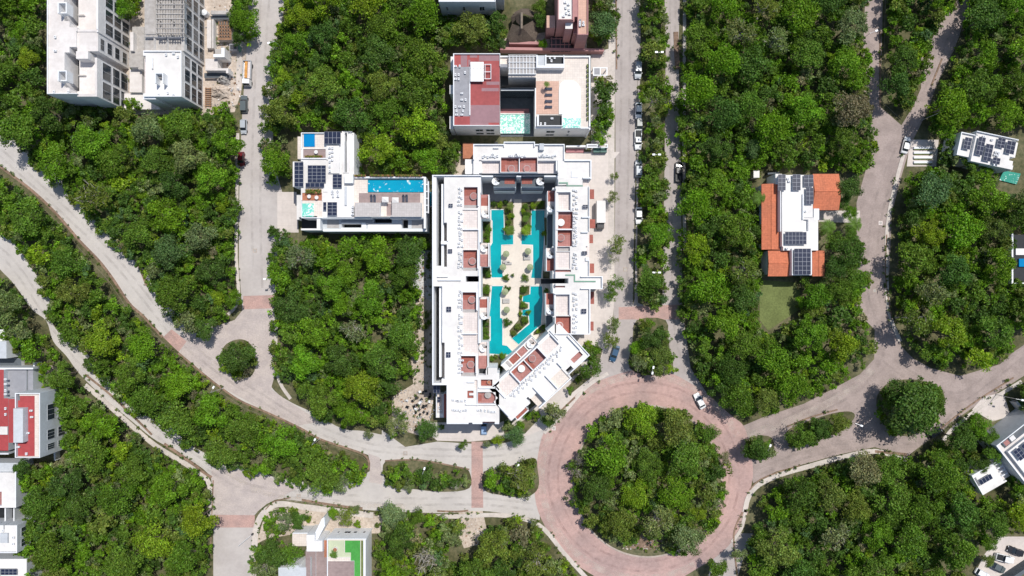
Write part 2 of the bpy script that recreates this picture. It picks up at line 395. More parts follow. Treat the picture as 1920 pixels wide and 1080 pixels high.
# ---------------------------------------------------------------- ground, roads, pavements, kerbs
b = MB(); b.face([(-400, -300, 0), (400, -300, 0), (400, 300, 0), (-400, 300, 0)], 'soil'); tag(b.build('ground'), kind='structure')
A_low = [(-60, 265), (0, 315), (60, 360), (107, 405), (150, 455), (185, 490), (212, 525), (242, 570), (270, 595), (307, 632), (335, 660), (390, 707), (420, 730), (460, 757), (500, 774), (562, 802), (600, 822), (650, 838), (682, 850), (716, 862)]
A_up = [(-60, 205), (0, 238), (62, 290), (105, 325), (162, 383), (187, 408), (232, 453), (250, 483), (275, 513), (290, 540), (327, 588), (350, 600), (420, 620), (492, 700), (515, 733), (547, 755), (590, 775), (640, 803), (680, 808), (716, 815)]
sheet('road', spline(A_low, 4) + spline(A_up, 4)[::-1], .010, 'road_g')
B_low = [(-60, 440), (0, 505), (17, 522), (32, 540), (60, 580), (87, 602), (100, 640), (125, 668), (150, 702), (200, 750), (250, 792), (287, 822), (315, 838), (362, 866), (396, 898), (402, 965), (470, 968), (490, 950), (520, 936), (567, 940), (655, 952), (700, 957), (817, 962), (860, 961), (905, 958), (960, 965), (1012, 975)]
B_up = [(-60, 375), (0, 425), (37, 470), (57, 500), (72, 522), (95, 562), (100, 610), (140, 642), (190, 690), (207, 720), (240, 755), (275, 780), (320, 798), (350, 830), (385, 850), (425, 874), (467, 878), (520, 896), (600, 905), (650, 900), (700, 880), (716, 860)]
sheet('road', spline(B_low, 4) + [(1012, 850), (716, 850)] + spline(B_up, 4)[::-1], .014, 'road_g')
sheet('road', [(716, 806), (760, 838), (820, 828), (885, 832), (940, 832), (980, 822), (1010, 800), (1045, 750), (1080, 720), (1100, 800), (1040, 900), (1014, 940), (1012, 852), (716, 852)], .018, 'road_g')
sheet('road', [(470, -60), (466, 0), (462, 100), (455, 200), (450, 300), (448, 400), (448, 500), (456, 600), (520, 610), (515, 500), (530, 430), (532, 370), (512, 300), (512, 200), (518, 100), (535, 0), (540, -60)], .022, 'road_w')
sheet('plaza', [(456, 580), (512, 580), (516, 700), (508, 730), (540, 752), (600, 790), (560, 798), (500, 772), (420, 728), (338, 662), (350, 600), (410, 610), (440, 600)], .026, 'plaza')
sheet('plaza', [(396, 880), (470, 882), (560, 915), (500, 945), (472, 968), (401, 970)], .022, 'plaza')
sheet('plaza', [(690, 850), (712, 858), (718, 900), (716, 908), (692, 904), (694, 870)], .026, 'plaza')
sheet('road', [(400, 960), (476, 960), (474, 1140), (400, 1140)], .018, 'road_w')
sheet('road', [(1152, -60), (1196, -60), (1196, 100), (1192, 300), (1188, 480), (1186, 600), (1180, 700), (1120, 740), (1060, 790), (1030, 800), (1060, 730), (1110, 690), (1150, 620), (1152, 500), (1154, 300)], .022, 'road_n')
sheet('road', [(1196, -60), (1196, 120), (1190, 560), (1180, 600), (1180, 710), (1240, 715), (1320, 780), (1340, 760), (1295, 690), (1282, 600), (1278, 480), (1276, 300), (1272, 100), (1276, -60)], .019, 'road_n')
sheet('crosswalk', [(1160, 576), (1290, 570), (1290, 599), (1160, 599)], .027, 'pinkband')
sheet('crosswalk', [(456, 555), (516, 553), (516, 578), (456, 580)], .031, 'pinkband')
sheet('crosswalk', [(306, 632), (322, 617), (350, 640), (335, 660)], .031, 'pinkband')
sheet('crosswalk', [(400, 965), (478, 966), (477, 989), (400, 989)], .030, 'pinkband')
# roundabout
EC = (1206, 892)
outer = spline([(1007, 865), (1003, 932), (1022, 987), (1066, 1046), (1111, 1078), (1150, 1098), (1206, 1104), (1260, 1092), (1307, 1066), (1344, 1043), (1372, 1016), (1398, 975), (1407, 920), (1412, 880), (1404, 830), (1394, 798), (1370, 778), (1320, 735), (1259, 700), (1215, 694), (1174, 697), (1111, 720), (1067, 752), (1022, 806)], 4, True)
sheet('roundabout', outer, .035, 'pink')
sheet('crosswalk', [(884, 828), (905, 828), (906, 952), (884, 952)], .030, 'pinkband')
E_up = [(1394, 798), (1429, 783), (1507, 757), (1558, 731), (1612, 702), (1639, 673), (1640, 618), (1603, 580), (1606, 500), (1606, 447), (1606, 380), (1620, 330), (1637, 270), (1622, 200), (1618, 100), (1622, 0), (1620, -60)]
E_r = [(1656, -60), (1655, 0), (1653, 100), (1650, 200), (1690, 235), (1712, 200), (1727, 165), (1726, 110), (1750, 50), (1780, 20), (1802, -10), (1815, -60), (1850, -60), (1822, 0), (1790, 90), (1760, 150), (1738, 210), (1708, 270), (1690, 330), (1672, 400), (1668, 500), (1662, 560), (1678, 608), (1690, 650), (1712, 672), (1745, 690), (1800, 705), (1875, 683), (1900, 660), (1990, 600), (1990, 660), (1878, 731), (1830, 760), (1778, 796), (1765, 810), (1745, 822), (1700, 856), (1640, 838), (1574, 852), (1500, 872), (1455, 884), (1412, 906), (1400, 850)]
sheet('road', E_up + E_r, .031, 'road_e')
sheet('roundabout', [(1340, 1040), (1372, 1000), (1412, 1000), (1398, 1030), (1384, 1080), (1380, 1140), (1310, 1140)], .023, 'road_n')
# islands, verges and pavements
def island(name, pts, z=.14, m='soil', side='kerb', n=4, closed=True):
    p = spline(pts, n, True) if n else pts
    return sheet(name, p, z, m, 0, side)
circ = [(1214 + 139 * math.cos(R(a)), 902 + 142 * math.sin(R(a))) for a in range(0, 360, 6)]
island('roundabout_island', circ, n=0)
strip('kerb', circ + circ[:2], 3.2, .02, .17, 'kerb', smooth=False)['kind'] = 'structure'
island('median_island', [(722, 866), (760, 862), (815, 868), (862, 877), (880, 884), (880, 915), (830, 922), (770, 916), (735, 912), (720, 892)])
island('median_island', [(908, 884), (950, 876), (1000, 858), (1008, 880), (1009, 915), (985, 932), (940, 928), (908, 918)])
island('median_island', [(1200, -60), (1245, -60), (1248, 100), (1246, 300), (1244, 450), (1242, 560), (1225, 578), (1196, 568), (1194, 480), (1198, 300), (1201, 100)], n=0)
island('median_island', [(1194, 600), (1248, 600), (1252, 640), (1262, 690), (1225, 704), (1180, 690), (1186, 640)], n=3)
island('median_island', [(420, 650), (447, 636), (470, 645), (480, 680), (470, 706), (440, 705), (418, 684)])
island('median_island', [(1398, 838), (1416, 818), (1446, 820), (1450, 845), (1425, 862), (1400, 856)])
island('median_island', [(1474, 810), (1500, 795), (1560, 775), (1596, 772), (1600, 786), (1568, 812), (1500, 835), (1478, 832)])
island('median_island', [(1645, 740), (1670, 716), (1720, 712), (1765, 730), (1768, 765), (1735, 800), (1700, 818), (1660, 800), (1645, 770)])
island('verge', [(100, 560), (95, 520), (60, 495), (20, 440), (-60, 385), (-60, 290), (0, 330), (60, 372), (105, 412), (147, 463), (208, 532), (238, 578), (268, 604), (303, 640), (330, 668), (386, 715), (417, 738), (457, 765), (500, 782), (560, 808), (600, 828), (650, 845), (680, 856), (690, 866), (690, 885), (676, 900), (617, 905), (530, 898), (467, 878), (425, 872), (385, 848), (350, 828), (320, 795), (275, 778), (240, 752), (207, 718), (187, 688), (140, 638), (105, 605)], n=0)
island('verge', [(1646, -60), (1660, 0), (1657, 100), (1653, 190), (1690, 225), (1708, 195), (1721, 160), (1720, 108), (1745, 47), (1776, 15), (1797, -12), (1808, -60)], n=0)
# pavements
pv = [('pavement', [(0, 238), (62, 295), (105, 328), (162, 386), (187, 411), (232, 455), (250, 485), (275, 516), (287, 536), (327, 590)], 5),
      ('pavement', [(160, 722), (200, 756), (245, 796), (285, 830), (312, 848), (358, 876), (392, 906), (396, 970)], 9),
      ('pavement', [(474, 1130), (478, 1020), (482, 985), (496, 960), (522, 945), (567, 950), (655, 961), (700, 966)], 11),
      ('pavement', [(815, 968), (860, 968), (940, 966), (1010, 984), (1060, 1040), (1110, 1095)], 8),
      ('pavement', [(446, 250), (444, 400), (443, 480), (447, 560), (428, 590)], 6),
      ('pavement', [(455, -10), (450, 80), (448, 170)], 10),
      ('pavement', [(518, 590), (520, 700), (545, 748)], 6),
      ('pavement', [(1146, -50), (1147, 100), (1146, 300), (1146, 560)], 12),
      ('pavement', [(1284, -50), (1282, 300), (1284, 470)], 6),
      ('pavement', [(1700, 268), (1680, 340), (1664, 420), (1662, 520), (1668, 590), (1688, 640)], 7),
      ('pavement', [(1396, 960), (1404, 930), (1424, 908), (1462, 890), (1510, 876), (1576, 858), (1640, 846), (1700, 862)], 9),
      ('pavement', [(1372, 1016), (1390, 990), (1398, 955)], 6),
      ('pavement', [(1768, 826), (1790, 800), (1850, 755), (1915, 715)], 7),
      ('pavement', [(1020, 812), (1060, 770), (1100, 725), (1140, 700)], 7)]
for n_, p_, w_ in pv: strip(n_, p_, w_, 0, .15, 'pave')['kind'] = 'structure'
kb = [([(0, 312), (60, 357), (107, 402), (150, 452), (185, 488), (212, 523), (242, 568), (270, 594), (305, 632)], 4.5),
      ([(335, 662), (390, 708), (420, 731), (452, 752), (500, 773), (562, 802), (600, 823), (650, 840), (682, 852), (692, 866), (690, 880)], 3.5),
      ([(160, 702), (205, 738), (250, 780), (285, 815)], 3.5), ([(308, 832), (335, 850), (360, 868), (380, 884), (397, 895)], 5),
      ([(244, 470), (262, 500), (276, 535)], 6), ([(566, 937), (600, 943), (648, 950), (680, 953)], 4),
      ([(498, 955), (515, 940), (545, 933)], 2), ([(820, 958), (855, 959), (878, 957)], 3), ([(722, 864), (760, 862), (800, 864), (880, 880)], 2.5),
      ([(1267, 60), (1270, 130)], 9), ([(1155, -40), (1156, 130)], 2.5), ([(1406, 918), (1424, 900), (1462, 884), (1500, 873)], 2.5), ([(1640, 846), (1700, 852)], 5),
      ([(1650, 60), (1650, 200)], 3), ([(1746, 160), (1766, 110)], 3), ([(1475, 800), (1520, 782), (1570, 768)], 2.5), ([(1755, 812), (1780, 790), (1830, 752), (1900, 708)], 2.5),
      ([(516, 676), (518, 690)], 6), ([(395, 1040), (400, 900)], 2), ([(1662, 440), (1660, 520), (1672, 600)], 2.5), ([(1078, 745), (1060, 762), (1040, 782)], 3.5), ([(1392, 960), (1376, 1000), (1380, 1060), (1386, 1100)], 3)]
for p_, w_ in kb: strip('kerb', p_, w_, 0, .165, 'kerbsoil')['kind'] = 'structure'
# paved forecourts and open lots
sheet('forecourt', [(1058, 285), (1162, 285), (1150, 300), (1152, 560), (1146, 640), (1128, 668), (1100, 700), (1060, 640)], .12, 'apron', 0)
sheet('forecourt', [(800, 792), (938, 792), (990, 770), (1060, 715), (1098, 690), (1120, 700), (1072, 748), (1030, 800), (985, 818), (880, 828), (820, 826), (800, 810)], .12, 'apron', 0)
sheet('forecourt', [(1108, 100), (1148, 90), (1148, 290), (1108, 290)], .11, 'apron', 0)
sheet('gravel_strip', [(782, 470), (815, 470), (815, 570), (800, 560), (772, 545)], .03, 'gravel')
sheet('sand_lot', [(772, 545), (800, 560), (816, 570), (815, 735), (800, 820), (780, 815), (735, 800), (735, 745), (775, 720), (768, 640), (766, 580)], .026, 'sand')
sheet('sand_lot', [(860, 958), (905, 958), (912, 990), (895, 1022), (870, 1028), (858, 1000)], .026, 'sand')
sheet('sand_lot', [(500, 955), (570, 950), (720, 966), (712, 1000), (690, 1000), (560, 1000), (500, 1010), (480, 1020)], .026, 'sand')
sheet('sand_lot', [(225, -40), (470, -40), (462, 100), (452, 175), (440, 210), (395, 215), (225, 215)], .026, 'sand')
sheet('sand_lot', [(1165, 1000), (1200, 992), (1245, 1000), (1240, 1022), (1210, 1032), (1175, 1026)], .15, 'kerbsoil')
sheet('sand_lot', [(80, 680), (110, 690), (110, 720), (85, 720)], .03, 'sand')
sheet('sand_lot', [(860, 275), (890, 275), (880, 330), (850, 330)], .03, 'sand')
sheet('forecourt', [(1822, 768), (1842, 745), (1880, 735), (1895, 780), (1860, 790)], .1, 'apron', 0)
sheet('car_park', [(1828, 1075), (1845, 1040), (1872, 1006), (1990, 1006), (1990, 1030), (1925, 1050), (1872, 1085), (1850, 1098)], .06, 'apron', 0)
sheet('drive', [(1525, 395), (1612, 395), (1612, 418), (1535, 416)], .05, 'apron', 0)
sheet('forecourt', [(1706, 262), (1760, 262), (1755, 312), (1700, 312)], .04, 'apron', 0)
sheet('lawn', [(1424, 525), (1500, 530), (1500, 580), (1470, 600), (1440, 620), (1424, 600)], .05, 'lawn')
sheet('forecourt', [(520, 360), (556, 360), (560, 436), (520, 436)], .05, 'apron', 0)
sheet('garden_paving', [(940, 70), (1030, 60), (1100, 70), (1100, 104), (940, 100)], .05, 'sand')
# oil-darkened tyre tracks as real wear in the paving (thin darker joints)

# ---------------------------------------------------------------- hotel around the pools
def building(name, u, v, label, group=None):
    p = W(u, v); return empty(name, (p.x, p.y, 0), label, 'building', group)
Z = 12.5
# west wing
bw = building('hotel_wing', 850, 560, 'long white flat roofed hotel wing on the west side of the teal pools')
rs = [(811, 328, 902, 722, Z, 'white'), (898, 690, 932, 795, Z, 'white'), (838, 700, 936, 793, Z, 'white'), (838, 793, 936, 795, Z, 'white')]
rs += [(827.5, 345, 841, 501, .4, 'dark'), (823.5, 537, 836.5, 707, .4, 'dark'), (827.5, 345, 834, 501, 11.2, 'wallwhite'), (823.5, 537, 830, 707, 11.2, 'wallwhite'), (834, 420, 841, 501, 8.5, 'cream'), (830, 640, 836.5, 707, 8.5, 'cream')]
rs += [(827.5, 452, 841, 458, Z - .4, 'wallwhite')]
rs += par(811, 328, 902, 722, Z, sides='nw') + par(838, 722, 936, 795, Z, sides='ws') + par(811, 720, 838, 722, Z, sides='s')
for (v0, v1, m) in ((394, 430, 'terr'), (431.5, 468, 'terr'), (583, 625, 'terr'), (627, 663, 'terr')): rs += [(868, v0, 896, v1, Z - .45, m)]
for (u0, v0, u1, v1) in ((871, 352, 896.6, 385), (868.5, 470, 895.5, 502), (867.5, 548, 893.6, 580), (865.5, 666, 892.5, 699)):
    rs += [(u0 - 1.5, v0 - 1.5, u1 + 1.5, v1 + 1.5, Z + .55, 'wallwhite'), (u0, v0, u1, v1, Z - 1.3, 'redt'), (u0, v0 + (v1 - v0) * .45, u1, v1, Z - 1.29, 'redp'), (u0, v1 + .2, u1, v1 + 6, Z - .9, 'tile_skirt')]
rs += [(897, 430, 899, 700, Z + .5, 'wallwhite'), (868, 429.5, 897, 431, Z + .5, 'wallwhite'), (866, 625, 894, 626.8, Z + .5, 'wallwhite')]
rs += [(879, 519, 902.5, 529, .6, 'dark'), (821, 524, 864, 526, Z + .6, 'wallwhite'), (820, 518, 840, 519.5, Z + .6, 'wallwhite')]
for (u0, v0, u1, v1, m) in ((902, 365, 917.5, 371, 'redp'), (902, 371, 917.5, 386, 'redt'), (902, 386, 917.5, 410, 'terr'), (901, 456, 917.5, 477, 'terr'), (901, 477, 917.5, 500, 'redp'),
                            (899, 557, 916.5, 561, 'terr'), (899, 561, 915, 577, 'redt'), (899, 577, 916, 598, 'terr'), (897, 641, 916, 667, 'terr'), (897, 667, 913, 691, 'redp'), (898, 691, 912, 700, 'dark')):
    rs += [(u0, v0, u1, v1, 8.6, m)]
rs += [(916, 365, 917.5, 410, 9.5, 'wallwhite'), (916, 456, 917.5, 500, 9.5, 'wallwhite'), (914.6, 557, 916.2, 598, 9.5, 'wallwhite'), (914, 641, 915.6, 700, 9.5, 'wallwhite')]
rs += [(896, 734, 929.5, 759.5, Z - 1.2, 'redp'), (896, 740, 903, 752, Z - 1.19, 'redt'), (902, 710.5, 923.5, 723, Z - 1.2, 'redt'), (898, 726, 930, 728.5, Z + .6, 'wallwhite'), (894.5, 730, 896, 761, Z + .6, 'wallwhite'), (873, 757.5, 930, 759.5, Z + .6, 'wallwhite'),
       (877, 732, 888, 736.5, Z - .55, 'redt'), (877, 741, 888, 746, Z - .55, 'redt'), (877, 736.5, 880, 741, Z - .55, 'redt'), (876, 716, 895, 717.5, Z + .6, 'wallwhite'), (890, 712, 895, 730, Z - .6, 'terr'),
       (883.5, 778, 890.5, 789, 1.5, 'dark'), (905, 788.5, 928, 792.5, Z - 1.5, 'redp')]
hf(bw, rs)
for (u, v) in ((888.5, 368.5), (886, 490), (885, 562), (883, 683)): tub(bw, u, v, Z - 1.3, .95, 'redp')
tub(bw, 915, 740, Z - 1.2, .85, 'concrete'); tub(bw, 917, 716, Z - 1.2, .5, 'terracotta')
for (u, v) in ((910, 402), (908, 466), (908, 592), (906, 652)): spiral(bw, u, v, 8.6, 1.0)
for (v0, v1) in ((354, 384), (398, 428), (434, 462), (474, 500), (545, 575), (590, 620), (630, 660), (672, 698)):
    ac_units(bw, rowspots(862, v0, 861, v1, 5) + rowspots(866, v0 + 3, 866, v1, 3), Z)
for (u0, v0, u1, v1) in ((841, 382, 849, 388.5), (840, 467, 848, 474.5), (837, 575, 846, 584.5), (836.5, 660, 845, 670)):
    solar(bw, u0, v0, u1, v1, Z + .45, 2, 2)
ac_units(bw, rowspots(850, 750, 872, 752, 5) + rowspots(850, 768, 874, 770, 6) + rowspots(898, 768, 928, 772, 6), Z)
solar(bw, 812.5, 723, 825, 737, 8, 2, 2)
facade(bw, (811, 330), (811, 718), Z + .7, [(x / 10 + .03, x / 10 + .07) for x in range(10)], [(1.2, 3.2), (5.0, 7.0), (8.8, 10.8)])
# annex west of the wing's foot
ba = building('entrance_annex', 828, 765, 'small white annex with a red tiled strip at the south west foot of the hotel')
hf(ba, [(818, 738, 838, 783, 3.5, 'white'), (832, 738, 838, 783, 6.5, 'redt'), (820, 738, 830, 774, 3.0, 'terr'), (818, 738, 819.5, 783, 4.2, 'wallwhite')])
solar(ba, 820, 744, 825.5, 754, 3.7, 1, 2)
ac_units(ba, [(824, 764), (823, 771), (827, 771)], 3.0)
# north wing
bn = building('hotel_wing', 972, 310, 'white hotel wing with two red tiled balconies closing the north end of the courtyard')
rs = [(887.6, 270, 1058.7, 299, Z, 'white'), (944.6, 265.6, 1003, 275, Z, 'white'), (887.6, 299, 1047, 326, Z, 'white'), (872, 299, 888, 326, Z - 1.2, 'white'),
      (1046, 297, 1059, 336, Z, 'white'), (1058.7, 299, 1109, 336, Z - .3, 'white'), (1047, 335, 1093, 347, Z - .1, 'white'), (1100, 336, 1104, 349, Z - .6, 'white'), (1093, 336, 1104, 349, Z - 1.5, 'terr')]
rs += par(887.6, 270, 944.6, 299, Z, sides='nw') + par(944.6, 265.6, 1003, 275, Z, sides='new') + par(1003, 270, 1058.7, 299, Z, sides='ne') + par(1058.7, 300, 1109, 336, Z - .3, sides='ne')
rs += [(927.5, 266, 933.5, 275.5, 1, 'dark'), (925, 275.5, 935, 278, Z + .6, 'wallwhite')]
rs += [(904, 303, 938, 325, Z - 1.4, 'terr'), (1008, 303, 1045, 325, Z - 1.4, 'terr'), (939.6, 297, 973, 324, Z - 1.4, 'redt'), (974.5, 297, 1007, 324, Z - 1.4, 'redt'), (947, 309, 973, 324, Z - 1.39, 'redp'), (976, 306, 1007, 324, Z - 1.39, 'redp'),
       (973, 296, 974.5, 325, Z - .3, 'wallwhite'), (899, 301, 904, 326, Z - .6, 'white'), (1042.5, 302, 1045, 320, Z + .4, 'wallwhite'), (899, 325, 1046, 326.8, Z - .5, 'wallwhite')]
rs += [(899, 326.8, 1046, 329, Z - 2.5, 'darkwall'), (899, 329, 1046, 331.5, Z - 1.6, 'wallwhite'), (925, 331.5, 968, 352, 8.6, 'darkwall'), (977, 331.5, 1020, 352, 8.6, 'darkwall'),  # lower balcony bodies coloured dark and grey to carry the wing's shade
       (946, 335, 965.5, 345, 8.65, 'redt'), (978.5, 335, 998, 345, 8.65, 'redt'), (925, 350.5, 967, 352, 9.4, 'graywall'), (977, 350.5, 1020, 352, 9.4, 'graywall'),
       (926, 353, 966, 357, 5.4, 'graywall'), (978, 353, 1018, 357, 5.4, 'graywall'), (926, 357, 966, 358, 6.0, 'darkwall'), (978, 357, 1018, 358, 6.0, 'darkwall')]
rs += [(1093, 332, 1107, 334.5, Z + .5, 'wallwhite')]
hf(bn, rs)
for u, v in ((959, 317), (988, 317)): tub(bn, u, v, Z - 1.4, .9)
for u, v in ((930, 341), (1013, 341)): spiral(bn, u, v, 8.6, 1.1)
ac_units(bn, rowspots(905, 293, 934, 293, 7) + rowspots(956, 292, 985, 293, 7) + rowspots(1012, 293, 1040, 292, 7) + [(924, 289), (968, 289), (1018, 290)], Z)
mbx = MB(); mbx.pbox(1011.5, 269, 1020, 281, Z, Z + 1.2, 'graywall'); mbx.build('stair_head', bn)
mbx = MB(); mbx.pbox(1071.5, 320, 1083.5, 333, Z - .3, Z - .1, 'wallwhite'); mbx.build('skylight', bn)
mbx = MB(); mbx.pbox(1048, 341.5, 1065, 344, Z - .09, Z + .1, 'greenglass'); mbx.pbox(1062.5, 344, 1065, 347, Z - .09, Z + .1, 'greenglass'); mbx.pbox(1062, 347.5, 1093, 349.5, Z - .09, Z + .1, 'greenglass'); mbx.build('glass_strip', bn)
# east wing
be = building('hotel_wing', 1070, 480, 'long white flat roofed hotel wing on the east side of the teal pools')
rs = [(1041, 349.5, 1104, 627, Z, 'white'), (1036.5, 352, 1041, 625, Z - 1.5, 'white'), (1037, 541, 1107, 627, Z, 'white'), (1089, 518, 1130, 542, Z, 'white')]
rs += par(1041, 349.5, 1105, 520, Z, sides='e') + par(1037, 541, 1107, 627, Z, sides='es') + par(1089, 518, 1130, 542, Z, sides='ens')
rs += [(1046, 360, 1070, 395, Z - .9, 'terr'), (1046, 396.5, 1073, 429.5, Z - 1.3, 'redt'), (1047, 396.5, 1070, 404, Z - 1.29, 'redp'), (1045, 431, 1072, 462, Z - 1.3, 'redt'), (1046, 440, 1069, 462, Z - 1.29, 'redp'), (1044.5, 463, 1068, 471, Z - .9, 'tile_skirt'),
       (1043, 472, 1068, 504, Z - .5, 'terr'), (1041, 506, 1070, 510, Z - .8, 'redp'), (1045, 395, 1074, 396.5, Z + .3, 'wallwhite'), (1044, 429.5, 1074, 431, Z + .3, 'wallwhite'), (1045, 358.5, 1072, 360, Z + .5, 'wallwhite'), (1070, 360, 1072, 395, Z + .5, 'wallwhite'),
       (1091, 406, 1107, 408, Z + .7, 'wallwhite'), (1090, 434, 1104, 436, Z + .7, 'wallwhite'), (1101, 436, 1105, 464, Z - 1.5, 'terr'), (1098, 462, 1105, 485, Z - .7, 'terr'), (1098, 483, 1105, 489, Z + .5, 'wallwhite')]
rs += [(1014, 523, 1059, 532, .6, 'dark'), (1041, 536, 1059, 539, Z - .8, 'redp'), (1042, 552, 1068, 591, Z - .9, 'terr'), (1041.5, 593, 1070, 625, Z - 1.3, 'redt'), (1040, 550.5, 1069, 552, Z + .5, 'wallwhite'), (1068, 552, 1070, 591, Z + .5, 'wallwhite')]
for (u0, v0, u1, v1, m) in ((1026, 358, 1040.5, 362, 'redp'), (1026, 362, 1040, 378, 'redt'), (1026, 378, 1040, 402, 'terr'), (1024, 465, 1039, 485, 'terr'), (1024, 485, 1038.5, 508, 'redt'), (1023, 550, 1037.5, 571, 'redt'), (1023, 571, 1037.5, 592, 'terr')): rs += [(u0, v0, u1, v1, 8.6, m)]
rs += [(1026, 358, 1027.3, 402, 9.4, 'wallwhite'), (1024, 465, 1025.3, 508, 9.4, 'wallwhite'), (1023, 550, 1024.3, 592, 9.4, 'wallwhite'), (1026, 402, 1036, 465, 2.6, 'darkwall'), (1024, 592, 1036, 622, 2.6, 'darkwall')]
hf(be, rs)
tub(be, 1051.5, 417.5, Z - 1.3, .95, 'w_pale', 'terr'); tub(be, 1051.5, 446, Z - 1.3, .95, 'redp'); tub(be, 1049, 610, Z - 1.3, .9, 'redp', 'terr')
for (u, v) in ((1032, 392), (1031, 478), (1031, 582)): spiral(be, u, v, 8.6, 1.0)
for (v0, v1) in ((356, 392), (398, 426), (432, 460), (475, 502), (550, 580), (590, 622)):
    ac_units(be, rowspots(1077, v0, 1076, v1, 5) + rowspots(1081, v0 + 2, 1081, v1, 4), Z)
for (u0, v0, u1, v1) in ((1092.5, 384, 1102, 391), (1091, 471, 1101, 478), (1090, 579, 1099.5, 588)): solar(be, u0, v0, u1, v1, Z + .5, 2, 2)
mbx = MB(); mbx.pbox(1060, 514.5, 1078.5, 517, Z + .01, Z + .15, 'greenglass'); mbx.pbox(1076, 517, 1078.5, 526.5, Z + .01, Z + .15, 'greenglass'); mbx.pbox(1076, 526.5, 1117, 529, Z + .01, Z + .15, 'greenglass'); mbx.build('glass_strip', be)
for (u0, v0, u1, v1) in ((1106, 355, 1114, 373), (1106, 411, 1116, 428), (1105, 440, 1112, 456), (1106, 494, 1114, 512), (1107, 547, 1114, 570), (1106, 603, 1113, 620)):
    mbx = MB(); mbx.pbox(u0, v0, u1, v1, 6.2, 6.5, 'redt'); mbx.build('entrance_canopy', be)
facade(be, (1107, 625), (1107, 545), Z + .7, [(.1, .25), (.4, .55), (.7, .85)], [(1.2, 3.2), (8.8, 10.8)])
facade(be, (1105, 505), (1105, 355), Z + .7, [(x / 5 + .06, x / 5 + .13) for x in range(5)], [(1.2, 3.2), (8.8, 10.8)])
# diagonal wing
bd = building('hotel_wing', 1010, 700, 'white hotel wing set at an angle beside the pink roundabout')
FR = (930, 722, 43)
rs = [(-25, 28, 24, 69, Z, 'white'), (0, -4, 166, 57, Z, 'white'), (-14, -2, 30, 30, Z, 'white'), (24, 28, 29, 57, Z, 'white'), (29, 28, 113, 87, Z, 'white'), (113, 24, 167, 79, Z, 'white'), (139, -9, 160, 24, Z, 'white'), (-25, 20, -14, 30, Z, 'white')]
rs += [(32, -21, 111, -4, 9, 'white'), (50, -18.5, 69, -6, 8.6, 'redt'), (71, -18.5, 88, -6, 8.6, 'redp'), (90, -19, 110, -6, 8.6, 'terr'), (32, -21, 111, -19.5, 9.8, 'wallwhite'), (42, -18, 48, -6, 9.2, 'tile_skirt')]
rs += [(36.7, 1, 69.5, 27, Z - 1.2, 'redt'), (38, 8, 69.5, 27, Z - 1.19, 'redp'), (71, 1, 103.5, 27, Z - 1.2, 'redp'), (71, 1, 78, 27, Z - 1.19, 'redt'), (0, 1, 34, 28, Z - .7, 'terr'), (106, 1, 138, 24, Z - .5, 'terr'),
       (-3, 29, 0, 31, Z + .5, 'wallwhite'), (35, 0, 36.6, 29, Z + .6, 'wallwhite'), (103.6, 0, 105.2, 28, Z + .6, 'wallwhite'), (69.6, 1, 71, 27, Z - .1, 'wallwhite'), (36, -1, 104, 1, Z + .6, 'wallwhite'), (36, 27, 104, 28.6, Z + .4, 'wallwhite'),
       (-2, -3.5, 35, -2, Z + .5, 'wallwhite'), (-5, 0, -3.5, 29, Z + .6, 'wallwhite'), (139, -2, 141, 24, Z + .6, 'wallwhite'), (143, -6, 144.5, 18, Z + .6, 'wallwhite')]
rs += [(116, 57, 128.5, 76, .5, 'dark'), (79, 50, 80.8, 84, Z + .8, 'wallwhite'), (47.5, 51, 49.2, 86, Z + .8, 'wallwhite'), (30.5, 61, 46.5, 85, Z - 1.6, 'cream'), (112, 48, 113.6, 61, Z + .8, 'wallwhite'), (82, 61, 111, 85, Z - .5, 'cream'),
       (135, 60, 158, 69, Z - .8, 'redp'), (160, 24, 161.5, 60, Z + .8, 'wallwhite'), (18, 57, 24, 69, 1.5, 'dark'), (-14, 69, 12, 75, 8.6, 'redt'), (-15.5, 69, -14, 77, 9.2, 'wallwhite'), (-14, 75, 12, 77, 9.2, 'wallwhite'), (-23.5, 30, -22, 60, Z + .6, 'wallwhite')]
rs += [(30, 86, 113, 87.5, Z + .6, 'wallwhite'), (113, 77.5, 167, 79, Z + .6, 'wallwhite'), (165.5, 24, 167, 79, Z + .6, 'wallwhite')]
hf(bd, rs, frame=FR)
def loc2(a, c): return (930 + a * math.cos(R(43)) + c * math.sin(R(43)), 722 - a * math.sin(R(43)) + c * math.cos(R(43)))
tub(bd, *loc2(56.3, 9.5), Z - 1.2, .95, 'w_pale', 'terr'); tub(bd, *loc2(84, 9.5), Z - 1.2, .95, 'redp'); spiral(bd, *loc2(100, -12.5), 8.6, 1.05)
facade(bd, loc2(30, 87.6), loc2(113, 87.6), Z + .6, [(.06, .16), (.3, .42), (.6, .7), (.84, .93)], [(1.2, 3.2), (5, 7), (8.8, 10.8)])
ac_units(bd, [loc2(a + random.uniform(-1, 1), 33 + random.uniform(-2, 2)) for a in range(8, 140, 5)] + [loc2(a, 39) for a in range(12, 130, 11)], Z)

